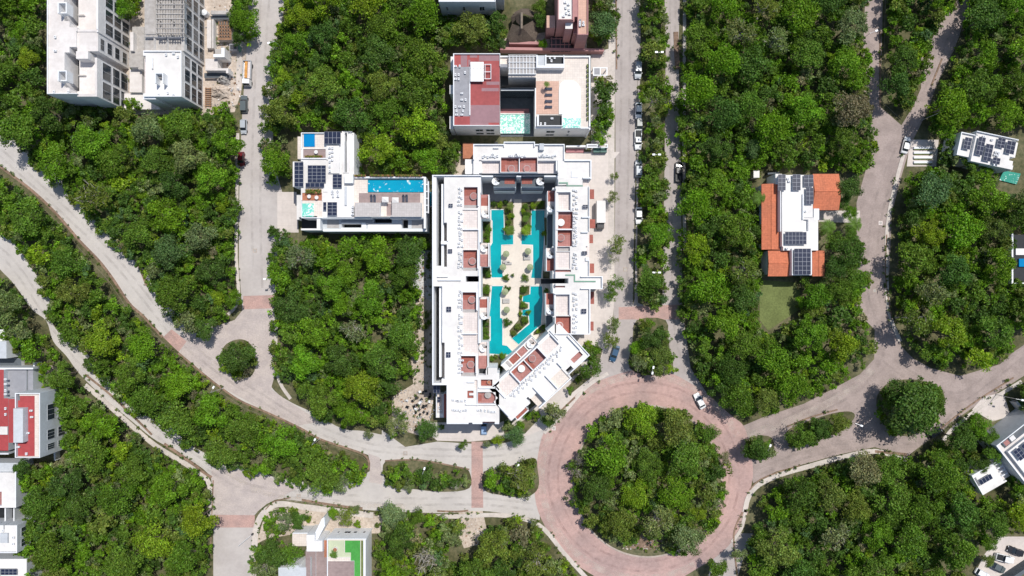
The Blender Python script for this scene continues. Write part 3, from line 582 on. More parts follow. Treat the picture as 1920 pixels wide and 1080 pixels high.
# ---------------------------------------------------------------- courtyard, pools, planting beds
def wpoly(pts): return [tuple(W(u, v).xy) for u, v in pts]
sheet('courtyard', [(898, 372), (1042, 372), (1040, 610), (1000, 660), (935, 700), (898, 700)], .06, 'deckcream')
sheet('courtyard', [(903, 330), (1040, 330), (1040, 374), (1020, 380), (925, 380), (903, 374)], .12, 'grayroof', 0)  # grey stone, coloured darker to carry the north wing's shadow
for nm_, pts, lab in (('swimming_pool', [(920.3, 393), (945.2, 393), (946, 440), (963, 440), (963, 459), (940.7, 459.6), (940.7, 498), (944, 521), (921.5, 521), (919, 497), (918.5, 462), (922.5, 455), (922.5, 414), (920.3, 412)], 'teal courtyard pool on the north west side of the cream deck'),
                ('swimming_pool', [(995.6, 393.7), (1022, 394), (1022, 432), (1020, 465), (1015.5, 522), (995, 522), (998.5, 496), (998.5, 459.6), (977, 459), (977, 440), (995, 440)], 'teal courtyard pool on the north east side of the cream deck'),
                ('swimming_pool', [(921.5, 535.5), (944, 535.5), (939, 555.5), (939, 596), (943, 597), (943, 646.7), (951, 647.4), (961.5, 658.5), (953, 666), (916, 663.7), (916, 641), (919, 638), (919, 594), (917, 592)], 'teal L shaped courtyard pool on the south west side'),
                ('swimming_pool', [(994, 536), (1017, 536), (1018.5, 561.5), (1015, 609), (1000, 622), (972.6, 646.7), (959, 634), (992, 607), (991, 592.6), (978.5, 592.6), (978.5, 580), (992, 579), (992, 568), (979, 567), (980, 554), (993.3, 551)], 'teal courtyard pool with angled south end beside the planting')):
    c = W(*pts[0]); rt = empty(nm_, (c.x, c.y, 0), lab, 'pool')
    b = MB(); b.prism(wpoly(pts), .0, .14, 'w_teal'); b.build('water', rt)
    b = strip('coping', pts + [pts[0]], 2.0, .0, .22, 'white', smooth=False, build=False); b.build('coping', rt)
# cream decks that stand in front of the pools
for pts in ([(964, 374), (978, 374), (977, 459), (998, 460), (998, 497), (994, 521), (1017, 522), (1017, 535), (903, 535), (903, 522), (945, 521), (941, 498), (941, 461), (963, 460)],
            [(945, 535), (975, 535), (974, 600), (957, 634), (973, 648), (962, 658), (951, 647), (944, 646), (944, 597), (940, 596), (940, 556)]):
    sheet('deck', pts, .25, 'deckcream', 0)

# ---------------------------------------------------------------- generic boxy houses
def house(name, u, v, label): return building(name, u, v, label)
# unfinished white block, top left
b1 = house('apartment_block', 170, 95, 'tall white unfinished block with square roof boxes in the top left corner')
rs = [(88, -70, 145, 176.5, 14.5, 'whitedirty'), (145, 60, 160, 96, 14.5, 'whitedirty'), (145, 96, 182, 181, 11.4, 'whitedirty'), (145, -70, 184, 60, 11.4, 'whitedirty'), (145, 60, 184, 96, 14.0, 'whitedirty'), (143, 96, 165, 110, 14.5, 'whitedirty')]
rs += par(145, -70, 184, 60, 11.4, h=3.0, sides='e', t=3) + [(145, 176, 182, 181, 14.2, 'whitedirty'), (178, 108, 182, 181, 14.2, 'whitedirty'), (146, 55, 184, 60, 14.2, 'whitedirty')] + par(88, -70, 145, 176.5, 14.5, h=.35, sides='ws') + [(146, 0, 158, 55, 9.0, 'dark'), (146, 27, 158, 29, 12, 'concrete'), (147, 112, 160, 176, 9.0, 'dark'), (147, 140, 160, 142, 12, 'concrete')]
hf(b1, rs, wall='render')
for (u0, v0, u1, v1) in ((108, 4, 125, 25), (108, 132, 125, 152)):
    mbx = MB(); mbx.pbox(u0, v0, u1, v0 + 2, 14.5, 17, 'wallwhite'); mbx.pbox(u0, v0 + 2, u0 + 2, v1, 14.5, 17, 'wallwhite'); mbx.pbox(u1 - 2, v0 + 2, u1, v1, 14.5, 17, 'wallwhite'); mbx.pbox(u0 + 2, v1 - 2, u1 - 2, v1, 14.5, 16.2, 'wallwhite'); mbx.build('roof_box', b1)
ac_units(b1, [(103, 69), (103, 95), (101, 172), (128, 172)], 14.5)
facade(b1, (184, 60), (184, -60), 14.4, [(.04, .22), (.26, .44), (.48, .66), (.70, .88)], [(.6, 3.9), (4.3, 7.6), (8, 11.4)])
facade(b1, (182, 181), (182, 108), 14.2, [(.03, .46), (.52, .96)], [(.6, 3.8), (4.3, 7.5), (8.2, 12)])
facade(b1, (184, 96), (184, 62), 14.0, [(.15, .8)], [(1.2, 3.4), (4.6, 6.8), (8, 10.2), (11.4, 13.2)])
# second white block
b2 = house('apartment_block', 325, 100, 'white unfinished block with a bright roof and roof lattice beside the sandy building yard')
rs = [(269, 95, 340, 181, 11.8, 'white'), (271, -70, 344, 95, 10.8, 'concrete'), (271, 110, 282, 180, 9.5, 'terr'), (269, 181, 292, 186, 11.6, 'wallwhite')]
rs += par(269, 95, 340, 181, 11.8, h=.5, sides='nes') + [(340, -70, 346, 95, 11.6, 'concrete'), (284, 108, 286, 128, 12.4, 'wallwhite')] + [(272, -60, 292, 64, 12.2, 'concrete'), (271, 66, 344, 69, 12, 'concrete'), (288, 69, 290, 95, 11.6, 'concrete'), (312, 69, 314, 95, 11.6, 'concrete')]
hf(b2, rs, wall='render')
mbx = MB()
for u in range(293, 345, 5): mbx.pbox(u, -40, u + 1.5, 66, 13.6, 13.9, 'concrete')
for v in range(-38, 70, 9): mbx.pbox(292, v, 346, v + 1.5, 13.91, 14.1, 'concrete')
for u in (294, 318, 343):
    for v in (-38, 0, 35, 62): mbx.pbox(u, v, u + 2, v + 2, 10.8, 13.6, 'concrete')
mbx.build('roof_lattice', b2)
mbx = MB(); mbx.pbox(290, 136, 306, 138, 11.8, 14.2, 'wallwhite'); mbx.pbox(304, 138, 306, 156, 11.8, 14.2, 'wallwhite'); mbx.pbox(290, 138, 292, 156, 11.8, 14.2, 'wallwhite'); mbx.pbox(295, 138, 303, 146, 11.8, 12.8, 'concrete'); mbx.build('roof_box', b2)
ac_units(b2, [(325, 100), (333, 106), (311, 102), (297, 177), (325, 177), (314, 174)], 11.8)
facade(b2, (340, 181), (340, 96), 12.3, [(.04, .36), (.40, .68), (.73, .96)], [(.6, 3.4), (4.0, 6.9), (7.6, 10.6)])
facade(b2, (346, 94), (346, -60), 11.6, [(x, x + .15) for x in (.03, .21, .39, .57, .75)], [(.6, 3.4), (4.0, 6.9), (7.6, 10.6)])
# lower link between the blocks and building yard structures
bl = house('low_annex', 255, 130, 'low pale annex slab between the two unfinished white blocks')
hf(bl, [(242, 95, 268, 130, 5, 'concrete'), (243, 130, 266, 190, 3.2, 'whitedirty'), (225, 175, 300, 205, 2.2, 'whitedirty'), (248, 50, 270, 95, 4.2, 'concrete'), (244, 60, 250, 95, 6, 'whitedirty'), (190, 120, 225, 185, 1.5, 'whitedirty')], wall='render')
for (nm, cat, lab, rects_, wl) in (
    ('guard_hut', 'hut', 'hollow square concrete hut with raised rim in the sandy building yard', [(400, 90, 421, 107, 4.6, 'wallwhite'), (403, 92, 418, 104, 3.6, 'concrete')], 'render'),
    ('concrete_tank', 'tank', 'gridded timber formwork box set in the sandy yard beside the white block', [(408, 40, 434, 75, 2.2, 'rust')] + [(x, 42, x + 3, 73, 1.0, 'dark') for x in range(410, 432, 5)] + [(410, y, 433, y + 2, 2.0, 'rust') for y in range(47, 72, 6)], 'concrete'),
    ('boundary_shed', 'shed', 'long flat grey slab shed across the top of the building yard', [(395, 20, 432, 32, 3.2, 'concrete'), (395, 30, 432, 36, 2.0, 'darkwall')], 'render'),
    ('storage_shed', 'shed', 'low white slab roof below the hollow hut in the building yard', [(385, 110, 408, 131, 3.0, 'whitedirty'), (385, 128, 428, 137, 3.4, 'whitedirty'), (383, 137, 430, 146, 1.2, 'darkwall')], 'render'),
    ('yard_wall', 'wall', 'narrow concrete channel wall beside the gridded formwork box', [(388, 38, 396, 90, 1.6, 'whitedirty'), (398, 36, 400, 90, 2.2, 'whitedirty')], 'render')):
    hcx = (rects_[0][0] + rects_[0][2]) / 2; hcy = (rects_[0][1] + rects_[0][3]) / 2; p = W(hcx, hcy)
    rt = empty(nm, (p.x, p.y, 0), lab, cat); hf(rt, rects_, wall=wl)
def lumps(name, u, v, ru, rv, h, m, label, cat, n=26, kind=None):
    p0 = W(u, v); b = MB(); rng = random.Random(int(u * 7 + v))
    rings = 5; seg = 22; P = []
    for i in range(rings + 1):
        f = i / rings
        for k in range(seg):
            a = 2 * math.pi * k / seg; rr = (1 - f) * (1 + .22 * rng.uniform(-1, 1)); zz = h * math.sin(f * 1.57) * (1 + .2 * rng.uniform(-1, 1))
            P.append((p0.x + ru * S * rr * math.cos(a), p0.y + rv * S * rr * math.sin(a), max(0, zz) if i else 0))
    for i in range(rings):
        for k in range(seg):
            q = [P[i * seg + k], P[i * seg + (k + 1) % seg], P[(i + 1) * seg + (k + 1) % seg], P[(i + 1) * seg + k]]; b.face(q, m)
    o = b.build(name, None, off=(p0.x, p0.y, 0)); o.location = (p0.x, p0.y, 0)
    tag(o, label, cat, kind=kind); return o
lumps('sand_heap', 415, 172, 20, 16, 1.8, 'sand', 'pale heap of sand beside the unfinished block with the bright roof', 'sand heap')
lumps('rubble_heap', 420, 152, 14, 10, 2.2, 'concrete', 'grey rubble heap just above the pale sand heap', 'rubble')
b = MB(); 
for k in range(9): b.pbox(384, 165 + k * 4, 396, 166.5 + k * 4, .2, .45, 'rust')
b.pbox(385, 164, 386.5, 202, 0, .2, 'rust'); b.pbox(393, 164, 394.5, 202, 0, .2, 'rust')
tag(b.build('timber_stack', None), 'stack of brown timber boards lying beside the sand heap', 'timber')
b = MB(); b.pbox(430, 82, 444, 94, 0, 2.3, 'grayroof'); b.pbox(431.5, 84, 442.5, 92, 2.3, 2.5, 'darkmetal'); tag(b.build('waste_skip'), 'dark grey skip under the roadside tree near the yard', 'skip')
b = MB(); pp = W(447, 92); b.cyl(pp.x, pp.y, 0, 1.4, 1.1, .9, 'greenglass', 16); b.cyl(pp.x, pp.y, 1.401, 1.5, .4, .3, 'wallwhite', 12); tag(b.build('water_tank'), 'round pale green water tank beside the grey skip', 'tank')
b = MB(); pp = W(388, 28); b.cyl(pp.x, pp.y, 0, 1.8, .9, .8, 'wallwhite', 16); b.cyl(pp.x, pp.y, 1.8, 2.1, .8, .25, 'wallwhite', 16); tag(b.build('water_tank'), 'round white water tank beside the flat grey shed', 'tank')

# house with two square pools and a long blue pool
b3 = house('apartment_building', 680, 340, 'white building with a long blue rooftop pool and many solar panels')
z3 = 9.0
rs = [(565, 249, 664, 432, z3, 'white'), (664, 332, 797, 432, z3 - .5, 'cream'), (558, 256, 567, 298, 5.5, 'cream'), (557, 365, 566, 412, 5.5, 'white'), (549, 303, 569, 350, z3 - .3, 'white'), (641, 246, 660, 330, z3, 'white'),
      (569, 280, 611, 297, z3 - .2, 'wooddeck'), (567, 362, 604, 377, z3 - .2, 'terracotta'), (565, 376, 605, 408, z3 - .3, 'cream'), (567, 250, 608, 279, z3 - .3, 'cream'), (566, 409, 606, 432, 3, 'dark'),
      (612, 273, 636, 325, z3 + .5, 'white'), (614, 350, 660, 408, z3 + .5, 'white'), (606, 300, 616, 360, z3 + .2, 'white'), (643, 265, 655, 324, z3 + .3, 'white'), (656, 258, 660, 330, 3.5, 'grayroof'),
      (646, 326, 662, 343, z3 + 1.4, 'wallwhite'), (646, 350, 650, 385, z3 + .9, 'graywall')]
rs += [(664, 331, 797, 334, z3 + .3, 'wallwhite'), (690, 337, 794, 361, z3 - .9, 'dark'), (673, 362, 788, 380, z3 - .4, 'wooddeck'), (665, 380, 790, 407, z3 + 1.6, 'sail'), (715, 380, 735, 407, z3 - .3, 'cream'), (725, 382, 737, 405, z3 - .3, 'wooddeck'),
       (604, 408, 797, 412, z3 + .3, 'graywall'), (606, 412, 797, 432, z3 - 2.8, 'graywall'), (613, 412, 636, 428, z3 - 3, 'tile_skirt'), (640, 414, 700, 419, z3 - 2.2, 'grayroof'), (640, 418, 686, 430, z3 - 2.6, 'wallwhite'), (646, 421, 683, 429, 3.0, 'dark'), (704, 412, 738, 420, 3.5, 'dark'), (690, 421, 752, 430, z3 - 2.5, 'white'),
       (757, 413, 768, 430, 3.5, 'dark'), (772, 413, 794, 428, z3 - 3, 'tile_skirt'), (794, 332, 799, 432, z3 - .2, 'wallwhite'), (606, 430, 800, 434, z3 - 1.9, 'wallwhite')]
rs += par(565, 249, 611, 279, z3 - .3, h=.6, sides='nw') + par(565, 376, 605, 409, z3 - .3, h=.6, sides='ws') + [(565, 296, 615, 298, z3 + .4, 'wallwhite')]
hf(b3, rs)
for (u0, v0, u1, v1, m, lab) in ((569.5, 251, 590, 275, 'w_blue2', 0), (567, 381.5, 588, 406, 'w_mint', 0), (690, 338, 794, 360, 'w_blue', 0)):
    b = MB(); b.pbox(u0, v0, u1, v1, z3 - .85, z3 - .12 if m != 'w_blue' else z3 - .1, m); b.build('pool', b3)
solar(b3, 608, 247, 639, 270, z3 + 1.2, 4, 2); solar(b3, 552, 304, 569, 350, z3 + .6, 2, 6); solar(b3, 577, 310, 611, 342, z3 + .8, 4, 5); solar(b3, 573, 343, 608, 351, z3 + .7, 4, 1)
solar(b3, 624, 327, 641, 352, z3 + 1.2, 2, 4); solar(b3, 614, 379, 632, 404, z3 + 1.2, 2, 4); solar(b3, 606, 379, 612, 394, z3 + .8, 1, 2)
ac_units(b3, rowspots(618, 277, 618, 320, 6, .3) + rowspots(623, 277, 622, 300, 4, .3) + rowspots(623, 358, 624, 368, 3, .4) + rowspots(633, 358, 633, 368, 3, .4) + rowspots(661, 388, 661, 402, 3, .3), z3 + .5)
mbx = MB()
for k in range(5): mbx.pbox(796, 345 + k * 13, 803, 346.5 + k * 13, z3 - .6, z3 - .3, 'wallwhite')
mbx.pbox(802, 340, 804, 400, z3 - .6, z3 - .25, 'wallwhite'); mbx.build('side_pergola', b3)
b = MB(); b.pbox(806, 360, 813, 386, 0, .3, 'w_blue'); b.pbox(805, 386, 814, 388, 0, .4, 'white'); tag(b.build('plunge_pool'), 'narrow blue pool at ground level between the two white buildings', 'pool')
for k, (u, v) in enumerate(((697, 373), (704, 373), (757, 373), (764, 373))):
    pass
# red roofed building
b4 = house('apartment_building', 975, 180, 'grey building with patched red roof west and oval rooftop pool east')
z4 = 10.5
rs = [(850, 100, 938, 236, z4, 'redroof'), (850, 125, 881, 218, z4 + .003, 'grayroof'), (938, 105, 1104, 240, z4 - 1.0, 'cream'), (845, 106, 852, 132, z4 - 3, 'white'), (843, 160, 850, 176, z4 - 3, 'white'), (843, 218, 850, 242, z4 - 3, 'white'),
      (864, 102, 876, 124, z4 + .003, 'pinkroof'), (881, 102, 895, 108, z4 + .003, 'pinkroof'), (898, 104, 936, 114, z4 + .003, 'pinkroof'), (881, 197, 937, 234, z4 + .003, 'pinkroof'), (903, 165, 935, 171, z4 + .003, 'pinkroof'), (878, 112, 882, 124, z4 + .003, 'pinkroof'), (912, 153, 936, 159, z4 + .003, 'pinkroof'), (916, 230, 936, 234, z4 + .004, 'redroof')]
rs += par(850, 100, 938, 236, z4, h=.5, sides='nesw', t=1.5) + [(880, 125, 881.6, 216, z4 + .3, 'wallwhite')]
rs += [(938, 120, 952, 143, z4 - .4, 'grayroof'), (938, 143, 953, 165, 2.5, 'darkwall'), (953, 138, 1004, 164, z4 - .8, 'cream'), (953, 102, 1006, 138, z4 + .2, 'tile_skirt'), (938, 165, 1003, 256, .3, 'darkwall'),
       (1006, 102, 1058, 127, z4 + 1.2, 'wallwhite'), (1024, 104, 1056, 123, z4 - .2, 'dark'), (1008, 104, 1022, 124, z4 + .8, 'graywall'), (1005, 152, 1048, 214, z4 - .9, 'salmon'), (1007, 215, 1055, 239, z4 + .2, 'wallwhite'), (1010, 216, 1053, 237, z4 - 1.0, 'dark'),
       (1003, 165, 1005.5, 238, z4 - .6, 'wallwhite')]
rs += par(938, 105, 1107, 243, z4 - 1, h=.6, sides='en', t=2) + [(1003, 238, 1107, 241, z4 - .9, 'wallwhite')]
hf(b4, rs, wall='render')
mbx = MB()
for i in range(2): 
    pass
pts = [(1048, 214), (1048, 168), (1050, 158), (1056, 152), (1065, 150), (1076, 152), (1085, 158), (1089, 168), (1089, 240), (1055, 240), (1055, 214)]
mbx.prism([tuple(W(u, v, z4 - .7).xy) for u, v in pts], z4 - 1.0, z4 - .7, 'w_pale'); mbx.build('pool', b4)
mbx = MB(); mbx.pbox(1055, 221, 1089, 240, z4 - .7, z4 - .685, 'w_mint2'); mbx.build('shallow_pool_end', b4)
mbx = MB(); mbx.pbox(938, 214, 994, 250, .3, 1.0, 'w_mint2'); mbx.pbox(938, 212, 994, 214, .3, 1.2, 'white'); mbx.build('pool', b4)
mbx = MB()
for k_, zz_ in enumerate((8.6, 5.9, 3.2)): mbx.pbox(939, 166 + k_ * 1.5, 1002, 170 + k_ * 1.5, zz_, zz_ + .2, 'graywall')
mbx.build('balcony_slab', b4)
mbx = MB(); mbx.pbox(938.5, 165.4, 1002.5, 166.2, .35, 9.3, 'glass'); mbx.pbox(953.5, 164.3, 1003, 165.1, .35, 9.5, 'glass'); mbx.build('glass_wall', b4)
mbx = MB(); mbx.pbox(938, 204, 992, 212, .3, .6, 'brickpink'); mbx.build('patio', b4)
solar(b4, 882, 116, 907, 153, z4 + 1.0, 4, 3)
for o in b4.children:
    if o.name.startswith('solar_panel'): o['label'] = 'pale reflecting solar panels'; o.data.materials[1] = MATS['metal'] if len(o.data.materials) > 1 else None  # cells swapped to pale metal, the reflection put into their colour
mbx = MB()
for v in (120, 134, 147): mbx.pbox(908, v, 921, v + 1, z4 + .6, z4 + .8, 'wallwhite')
for u in (909, 920): mbx.pbox(u, 120, u + 1, 148, z4 + .62, z4 + .78, 'wallwhite'); mbx.pbox(u, 120, u + 1, 121, z4, z4 + .6, 'wallwhite'); mbx.pbox(u, 147, u + 1, 148, z4, z4 + .6, 'wallwhite')
mbx.build('roof_frame', b4)
ac_units(b4, [(854, 124), (862, 124), (854, 140), (860, 140), (854, 148), (860, 148), (872, 136), (854, 200), (862, 200), (870, 200), (856, 208), (868, 208), (856, 215), (866, 215), (866, 187), (873, 187), (866, 175)], z4)
ac_units(b4, [(1031, 108), (1040, 108), (1034, 114)], z4 - .2); ac_units(b4, [(1014, 232), (1022, 232), (1035, 222)], z4 - 1)
mbx = MB()
for k in range(8): mbx.pbox(955 + k * 6.3, 104, 956.2 + k * 6.3, 138, z4 + .3, z4 + .45, 'wallwhite')
for k in range(4): mbx.pbox(953, 105 + k * 11, 1006, 106 + k * 11, z4 + .46, z4 + .58, 'wallwhite')
mbx.build('pergola', b4)
facade(b4, (850, 236), (938, 236), z4 + .5, [(.45, .62), (.68, .86)], [(1.5, 3.2), (5, 7)])
facade(b4, (1005, 241), (1107, 241), z4 - .9, [(.2, .36), (.6, .64)], [(1.5, 3.2), (5, 7)])
mbx = MB()
for k in range(12): mbx.pbox(1100.5 + .4 * (k % 2), 120 + k * 9, 1103, 126 + k * 9, z4 - 1, z4 - .3, 'lawn')
mbx.build('planter_hedge', b4)
# rose coloured building
b5 = house('apartment_building', 1068, 40, 'rose coloured building with white roofs near the top edge')
rs = [(1046, -60, 1075, 37, 13.5, 'white'), (1075, -60, 1083, 40, 12.5, 'rosewall'), (1083, -60, 1103, 65, 12, 'salmon'), (1060, 41, 1074, 54, 12, 'white'), (1059, 40, 1075, 41, 12.6, 'rosewall'), (1025, 29, 1041, 52, 8, 'salmon'), (1075, 40, 1083, 62, 9.5, 'rosewall')]
rs += par(1046, -60, 1075, 37, 13.5, m='rosewall', h=.6, sides='esw') + par(1083, -60, 1103, 65, 12, m='rosewall', h=.6, sides='esw')
hf(b5, rs, wall='rosewall')
ac_units(b5, [(1060, 4), (1066, 8), (1061, 14), (1067, 18), (1062, 24), (1068, 26), (1057, 30)], 13.5)
ac_units(b5, [(1087, 42), (1094, 42), (1087, 47), (1094, 47)], 12)
solar(b5, 1086, 36, 1090, 50, 12.4, 1, 3)
b6 = house('apartment_building', 878, -20, 'grey walled building with white parapet cut by the top edge')
hf(b6, [(823, -70, 928, 2, 11, 'white'), (928, -70, 945, -5, 8, 'graywall')] + par(823, -70, 929, 3, 11, h=.6, sides='esw'), wall='graywall')
facade(b6, (823, 3), (929, 3), 11.6, [(.1, .14), (.40, .45), (.7, .8)], [(2, 4), (6, 8.5)])
# thatched palapa
p = W(980, 52); pal = empty('palapa', (p.x, p.y, 0), 'brown thatched palapa roof beside the rose coloured building', 'palapa')
b = MB(); ring = [(958, 32), (966, 22), (978, 16), (990, 16), (1000, 22), (1006, 34), (1006, 50), (1008, 64), (1004, 76), (990, 78), (972, 80), (956, 80), (950, 70), (956, 56), (960, 44)]
ridge = [(978, 24), (978, 50)]
rw = [W(u, v, 2.6) for u, v in ring]; rz = [W(u, v, 6.2) for u, v in ridge]
for i in range(len(rw)):
    a, c = rw[i], rw[(i + 1) % len(rw)]; m_ = (ring[i][1] + ring[(i + 1) % len(ring)][1]) / 2; r_ = rz[0] if m_ < 40 else rz[1]
    t1 = a.lerp(r_, .5) + Vector((0, 0, -.25)); t2 = c.lerp(r_, .5) + Vector((0, 0, -.25))
    b.face([a, c, t2, t1], 'thatch'); b.face([t1, t2, r_], 'thatch')
    b.face([a + Vector((0, 0, -.35)), c + Vector((0, 0, -.35)), c, a], 'thatch')
for i in (0, 1): pass
b.face([rw[0].lerp(rz[0], .5), rz[0], rz[1], rw[0].lerp(rz[1], .5)], 'thatch'); b.tube(rz[0], rz[1] + Vector((0, -.6, .1)), .35, .3, 'bark', 8); b.build('thatched_roof', pal)
b = MB()
for u, v in ((964, 34), (1000, 34), (960, 70), (1000, 70)): q = W(u, v, 0); b.cyl(q.x, q.y, 0, 3.4, .12, .12, 'bark', 8)
b.build('post', pal)
# rose boundary walls
for (pts, lab) in (([(955, 86), (1012, 87)], 'short rose boundary wall south of the thatched palapa'), ([(938, 97), (1130, 100)], 'long rose boundary wall north of the patched red roof building')):
    b = strip('boundary_wall', pts, 5, 0, 2.6, 'rosewall', smooth=False); tag(b, lab, 'wall')
b = MB(); b.pbox(1032, 70, 1070, 97, 2.2, 2.3, 'darkmetal')
for k in range(5): b.pbox(1034 + k * 8, 70, 1035 + k * 8, 97, 2.3, 2.5, 'rosewall')
for k in range(3): b.pbox(1032, 72 + k * 11, 1070, 73 + k * 11, 2.3, 2.48, 'rosewall')
for u in (1033, 1068):
    for v in (71, 95): b.pbox(u, v, u + 1, v + 1, 0, 2.2, 'rosewall')
tag(b.build('courtyard_pergola'), 'dark slatted pergola below the rose coloured building', 'pergola')
# carport by the road
for (u0, v0, u1, v1, lab) in ((1112, 126, 1139, 142, 'small white framed carport beside the street trees'), (1100, 270, 1140, 277, 'long thin grey canopy shading two green skips')):
    b = MB(); b.pbox(u0, v0, u1, v0 + 2, 2.6, 2.8, 'wallwhite'); b.pbox(u0, v1 - 2, u1, v1, 2.6, 2.8, 'wallwhite'); b.pbox(u0, v0 + 2, u0 + 2, v1 - 2, 2.6, 2.8, 'wallwhite'); b.pbox(u1 - 2, v0 + 2, u1, v1 - 2, 2.6, 2.8, 'wallwhite'); b.pbox((u0 + u1) / 2 - 1, v0 + 2, (u0 + u1) / 2 + 1, v1 - 2, 2.6, 2.8, 'wallwhite')
    b.pbox(u0 + 2, v0 + 2, (u0 + u1) / 2 - 1, v1 - 2, 2.6, 2.7, 'grayroof')
    for u in (u0, u1 - 1.5):
        for v in (v0, v1 - 1.5): b.pbox(u, v, u + 1.5, v + 1.5, 0, 2.6, 'wallwhite')
    tag(b.build('carport'), lab, 'carport')
def skip(u, v, lab, ang=0):
    p = W(u, v, 1.4); e = empty('waste_container', (p.x, p.y, .12), lab, 'container', 'green containers below the thin canopy', ang)
    b = MB(); b.box(-.95, -.7, .1, .95, .7, 1.2, 'canopy_green'); b.box(-1.0, -.75, 1.2, 1.0, .75, 1.28, 'darkmetal'); b.build('body', e, off=(0, 0, 0))
    b = MB(); b.box(-.92, -.68, 1.28, .92, .68, 1.38, 'canopy_green'); b.build('lid', e, off=(0, 0, 0))
skip(1119, 281, 'green container on the left below the thin grey canopy'); skip(1131, 281, 'green container on the right below the thin grey canopy')
b = strip('boundary_wall', [(1060, 277), (1098, 277)], 3, 0, 2.2, 'wallwhite', smooth=False); tag(b, 'white wall with dark shade line at the north east corner of the hotel', 'wall')
b = MB(); b.pbox(1061, 279, 1095, 286, .12, .5, 'brickpink'); tag(b.build('planter'), 'long brownish planter bed below the white corner wall', 'planter')
b = MB(); b.pbox(868, 268, 888, 297, 0, 3.2, 'terracotta'); tag(b.build('store_room'), 'low flat terracotta roofed store at the north west corner of the hotel', 'building')

# orange tiled house
b8 = house('tiled_house', 1495, 420, 'orange tiled house with white flat roof and solar panels')
def gable(root, u0, v0, u1, v1, ze, zr, vert, m='orange', name='roof'):
    """ridge along v (vert) or along u"""
    b = MB()
    a = [W(u0, v0, ze), W(u1, v0, ze), W(u1, v1, ze), W(u0, v1, ze)]
    for q in a: q.z = ze
    if vert: r0 = (a[0] + a[1]) / 2; r1 = (a[2] + a[3]) / 2
    else: r0 = (a[0] + a[3]) / 2; r1 = (a[1] + a[2]) / 2
    r0.z = r1.z = zr
    if vert: F = [[a[0], a[3], r1, r0], [a[1], r0, r1, a[2]], [a[0], r0, a[1]], [a[3], a[2], r1]]
    else: F = [[a[0], r0, r1, a[1]], [a[3], a[2], r1, r0], [a[0], a[3], r0], [a[1], r1, a[2]]]
    for f in F: b.face(f, m)
    b.tube(r0, r1, .12, .12, m, 6)
    for f in ((0, 1), (1, 2), (2, 3), (3, 0)):
        p, q = a[f[0]], a[f[1]]; b.face([p, q, q + Vector((0, 0, -.25)), p + Vector((0, 0, -.25))], m)
    b.build(name, root)
hf(b8, [(1463, 328, 1524, 462, 7.2, 'white'), (1505, 408, 1534, 470, 7.0, 'white'), (1469, 434, 1530, 470, 7.0, 'white'), (1454, 326, 1466, 357, 6.2, 'white'), (1430, 346, 1462, 465, 5.6, 'wallwhite'), (1442, 470, 1485, 514, 5.8, 'wallwhite'), (1525, 329, 1568, 390, 5.4, 'wallwhite'), (1485, 466, 1522, 516, 7.3, 'white'), (1522, 472, 1543, 514, 5.8, 'wallwhite'), (1526, 391, 1536, 412, 6.6, 'wallwhite'), (1504, 413, 1513, 434, 6.2, 'render')]
   + par(1463, 328, 1505, 434, 7.2, h=.5, sides='w') + par(1485, 466, 1522, 516, 7.3, h=.4, sides='wes') + [(1505, 364, 1507, 412, 7.7, 'wallwhite')])
gable(b8, 1428, 345, 1462, 468, 5.7, 6.3, True); gable(b8, 1440, 470, 1486, 518, 5.9, 6.4, False); gable(b8, 1524, 326, 1573, 394, 5.5, 6.8, False); gable(b8, 1523, 470, 1546, 518, 5.9, 6.3, True)
solar(b8, 1459, 327, 1473, 357, 7.9, 2, 4); solar(b8, 1486, 327, 1501, 357, 7.9, 2, 4); solar(b8, 1507, 328, 1525, 350, 7.7, 2, 3); solar(b8, 1511, 352, 1525, 383, 7.9, 2, 4)
solar(b8, 1472, 435, 1512, 458, 7.9, 6, 3); solar(b8, 1489, 466, 1520, 515, 8.1, 4, 6)
ac_units(b8, [(1510, 396), (1476, 466), (1478, 335), (1480, 340)], 7.2)
b = strip('garden_wall', [(1434, 328), (1456, 326)], 3, 0, 2.2, 'darkwall', smooth=False); tag(b, 'dark garden wall at the north west corner of the orange tiled house', 'wall')
b = MB(); b.pbox(1413, 320, 1424, 333, 0, 2.6, 'white'); tag(b.build('garden_shed'), 'tiny white shed among trees north west of the orange tiled house', 'shed')
# small white house at the right
b9 = house('white_house', 1855, 280, 'white house roof with six dark solar panels at the right edge woodland')
F9 = (1803, 247, -12)
hf(b9, [(0, 0, 30, 44, 6.5, 'white'), (28, -8, 108, 50, 7.4, 'white'), (90, -2, 108, 38, 6.2, 'white'), (84, 34, 106, 52, 3.2, 'render')] + [(28, -8, 108, -6.4, 8, 'wallwhite'), (0, 0, 30, 1.6, 7.1, 'wallwhite'), (0, 0, 1.6, 44, 7.1, 'wallwhite'), (72, 38, 74, 50, 8, 'wallwhite')], frame=F9)
for a0, c0, a1, c1, nx, ny in ((9, 8, 22, 30, 2, 3), (34, 2, 47, 36, 2, 4), (50, 12, 64, 44, 2, 4), (68, 34, 82, 46, 2, 2), (70, -4, 84, 14, 2, 3), (88, -2, 104, 22, 2, 3)): solar(b9, a0, c0, a1, c1, 8.0 if a0 > 25 else 7.2, nx, ny, F9)
ac_units(b9, [(1868, 285), (1873, 287), (1866, 290), (1871, 292), (1861, 262), (1845, 256)], 7.4)
b = MB(); b.prism(wpoly([(1880, 320), (1912, 326), (1904, 346), (1872, 338)]), 0, .4, 'w_green'); b.build('x').name = 'swimming_pool'
o = bpy.data.objects['swimming_pool.004'] if 'swimming_pool.004' in bpy.data.objects else COL.objects[-1]; tag(o, 'small mint green pool below the white house with six panels', 'pool')
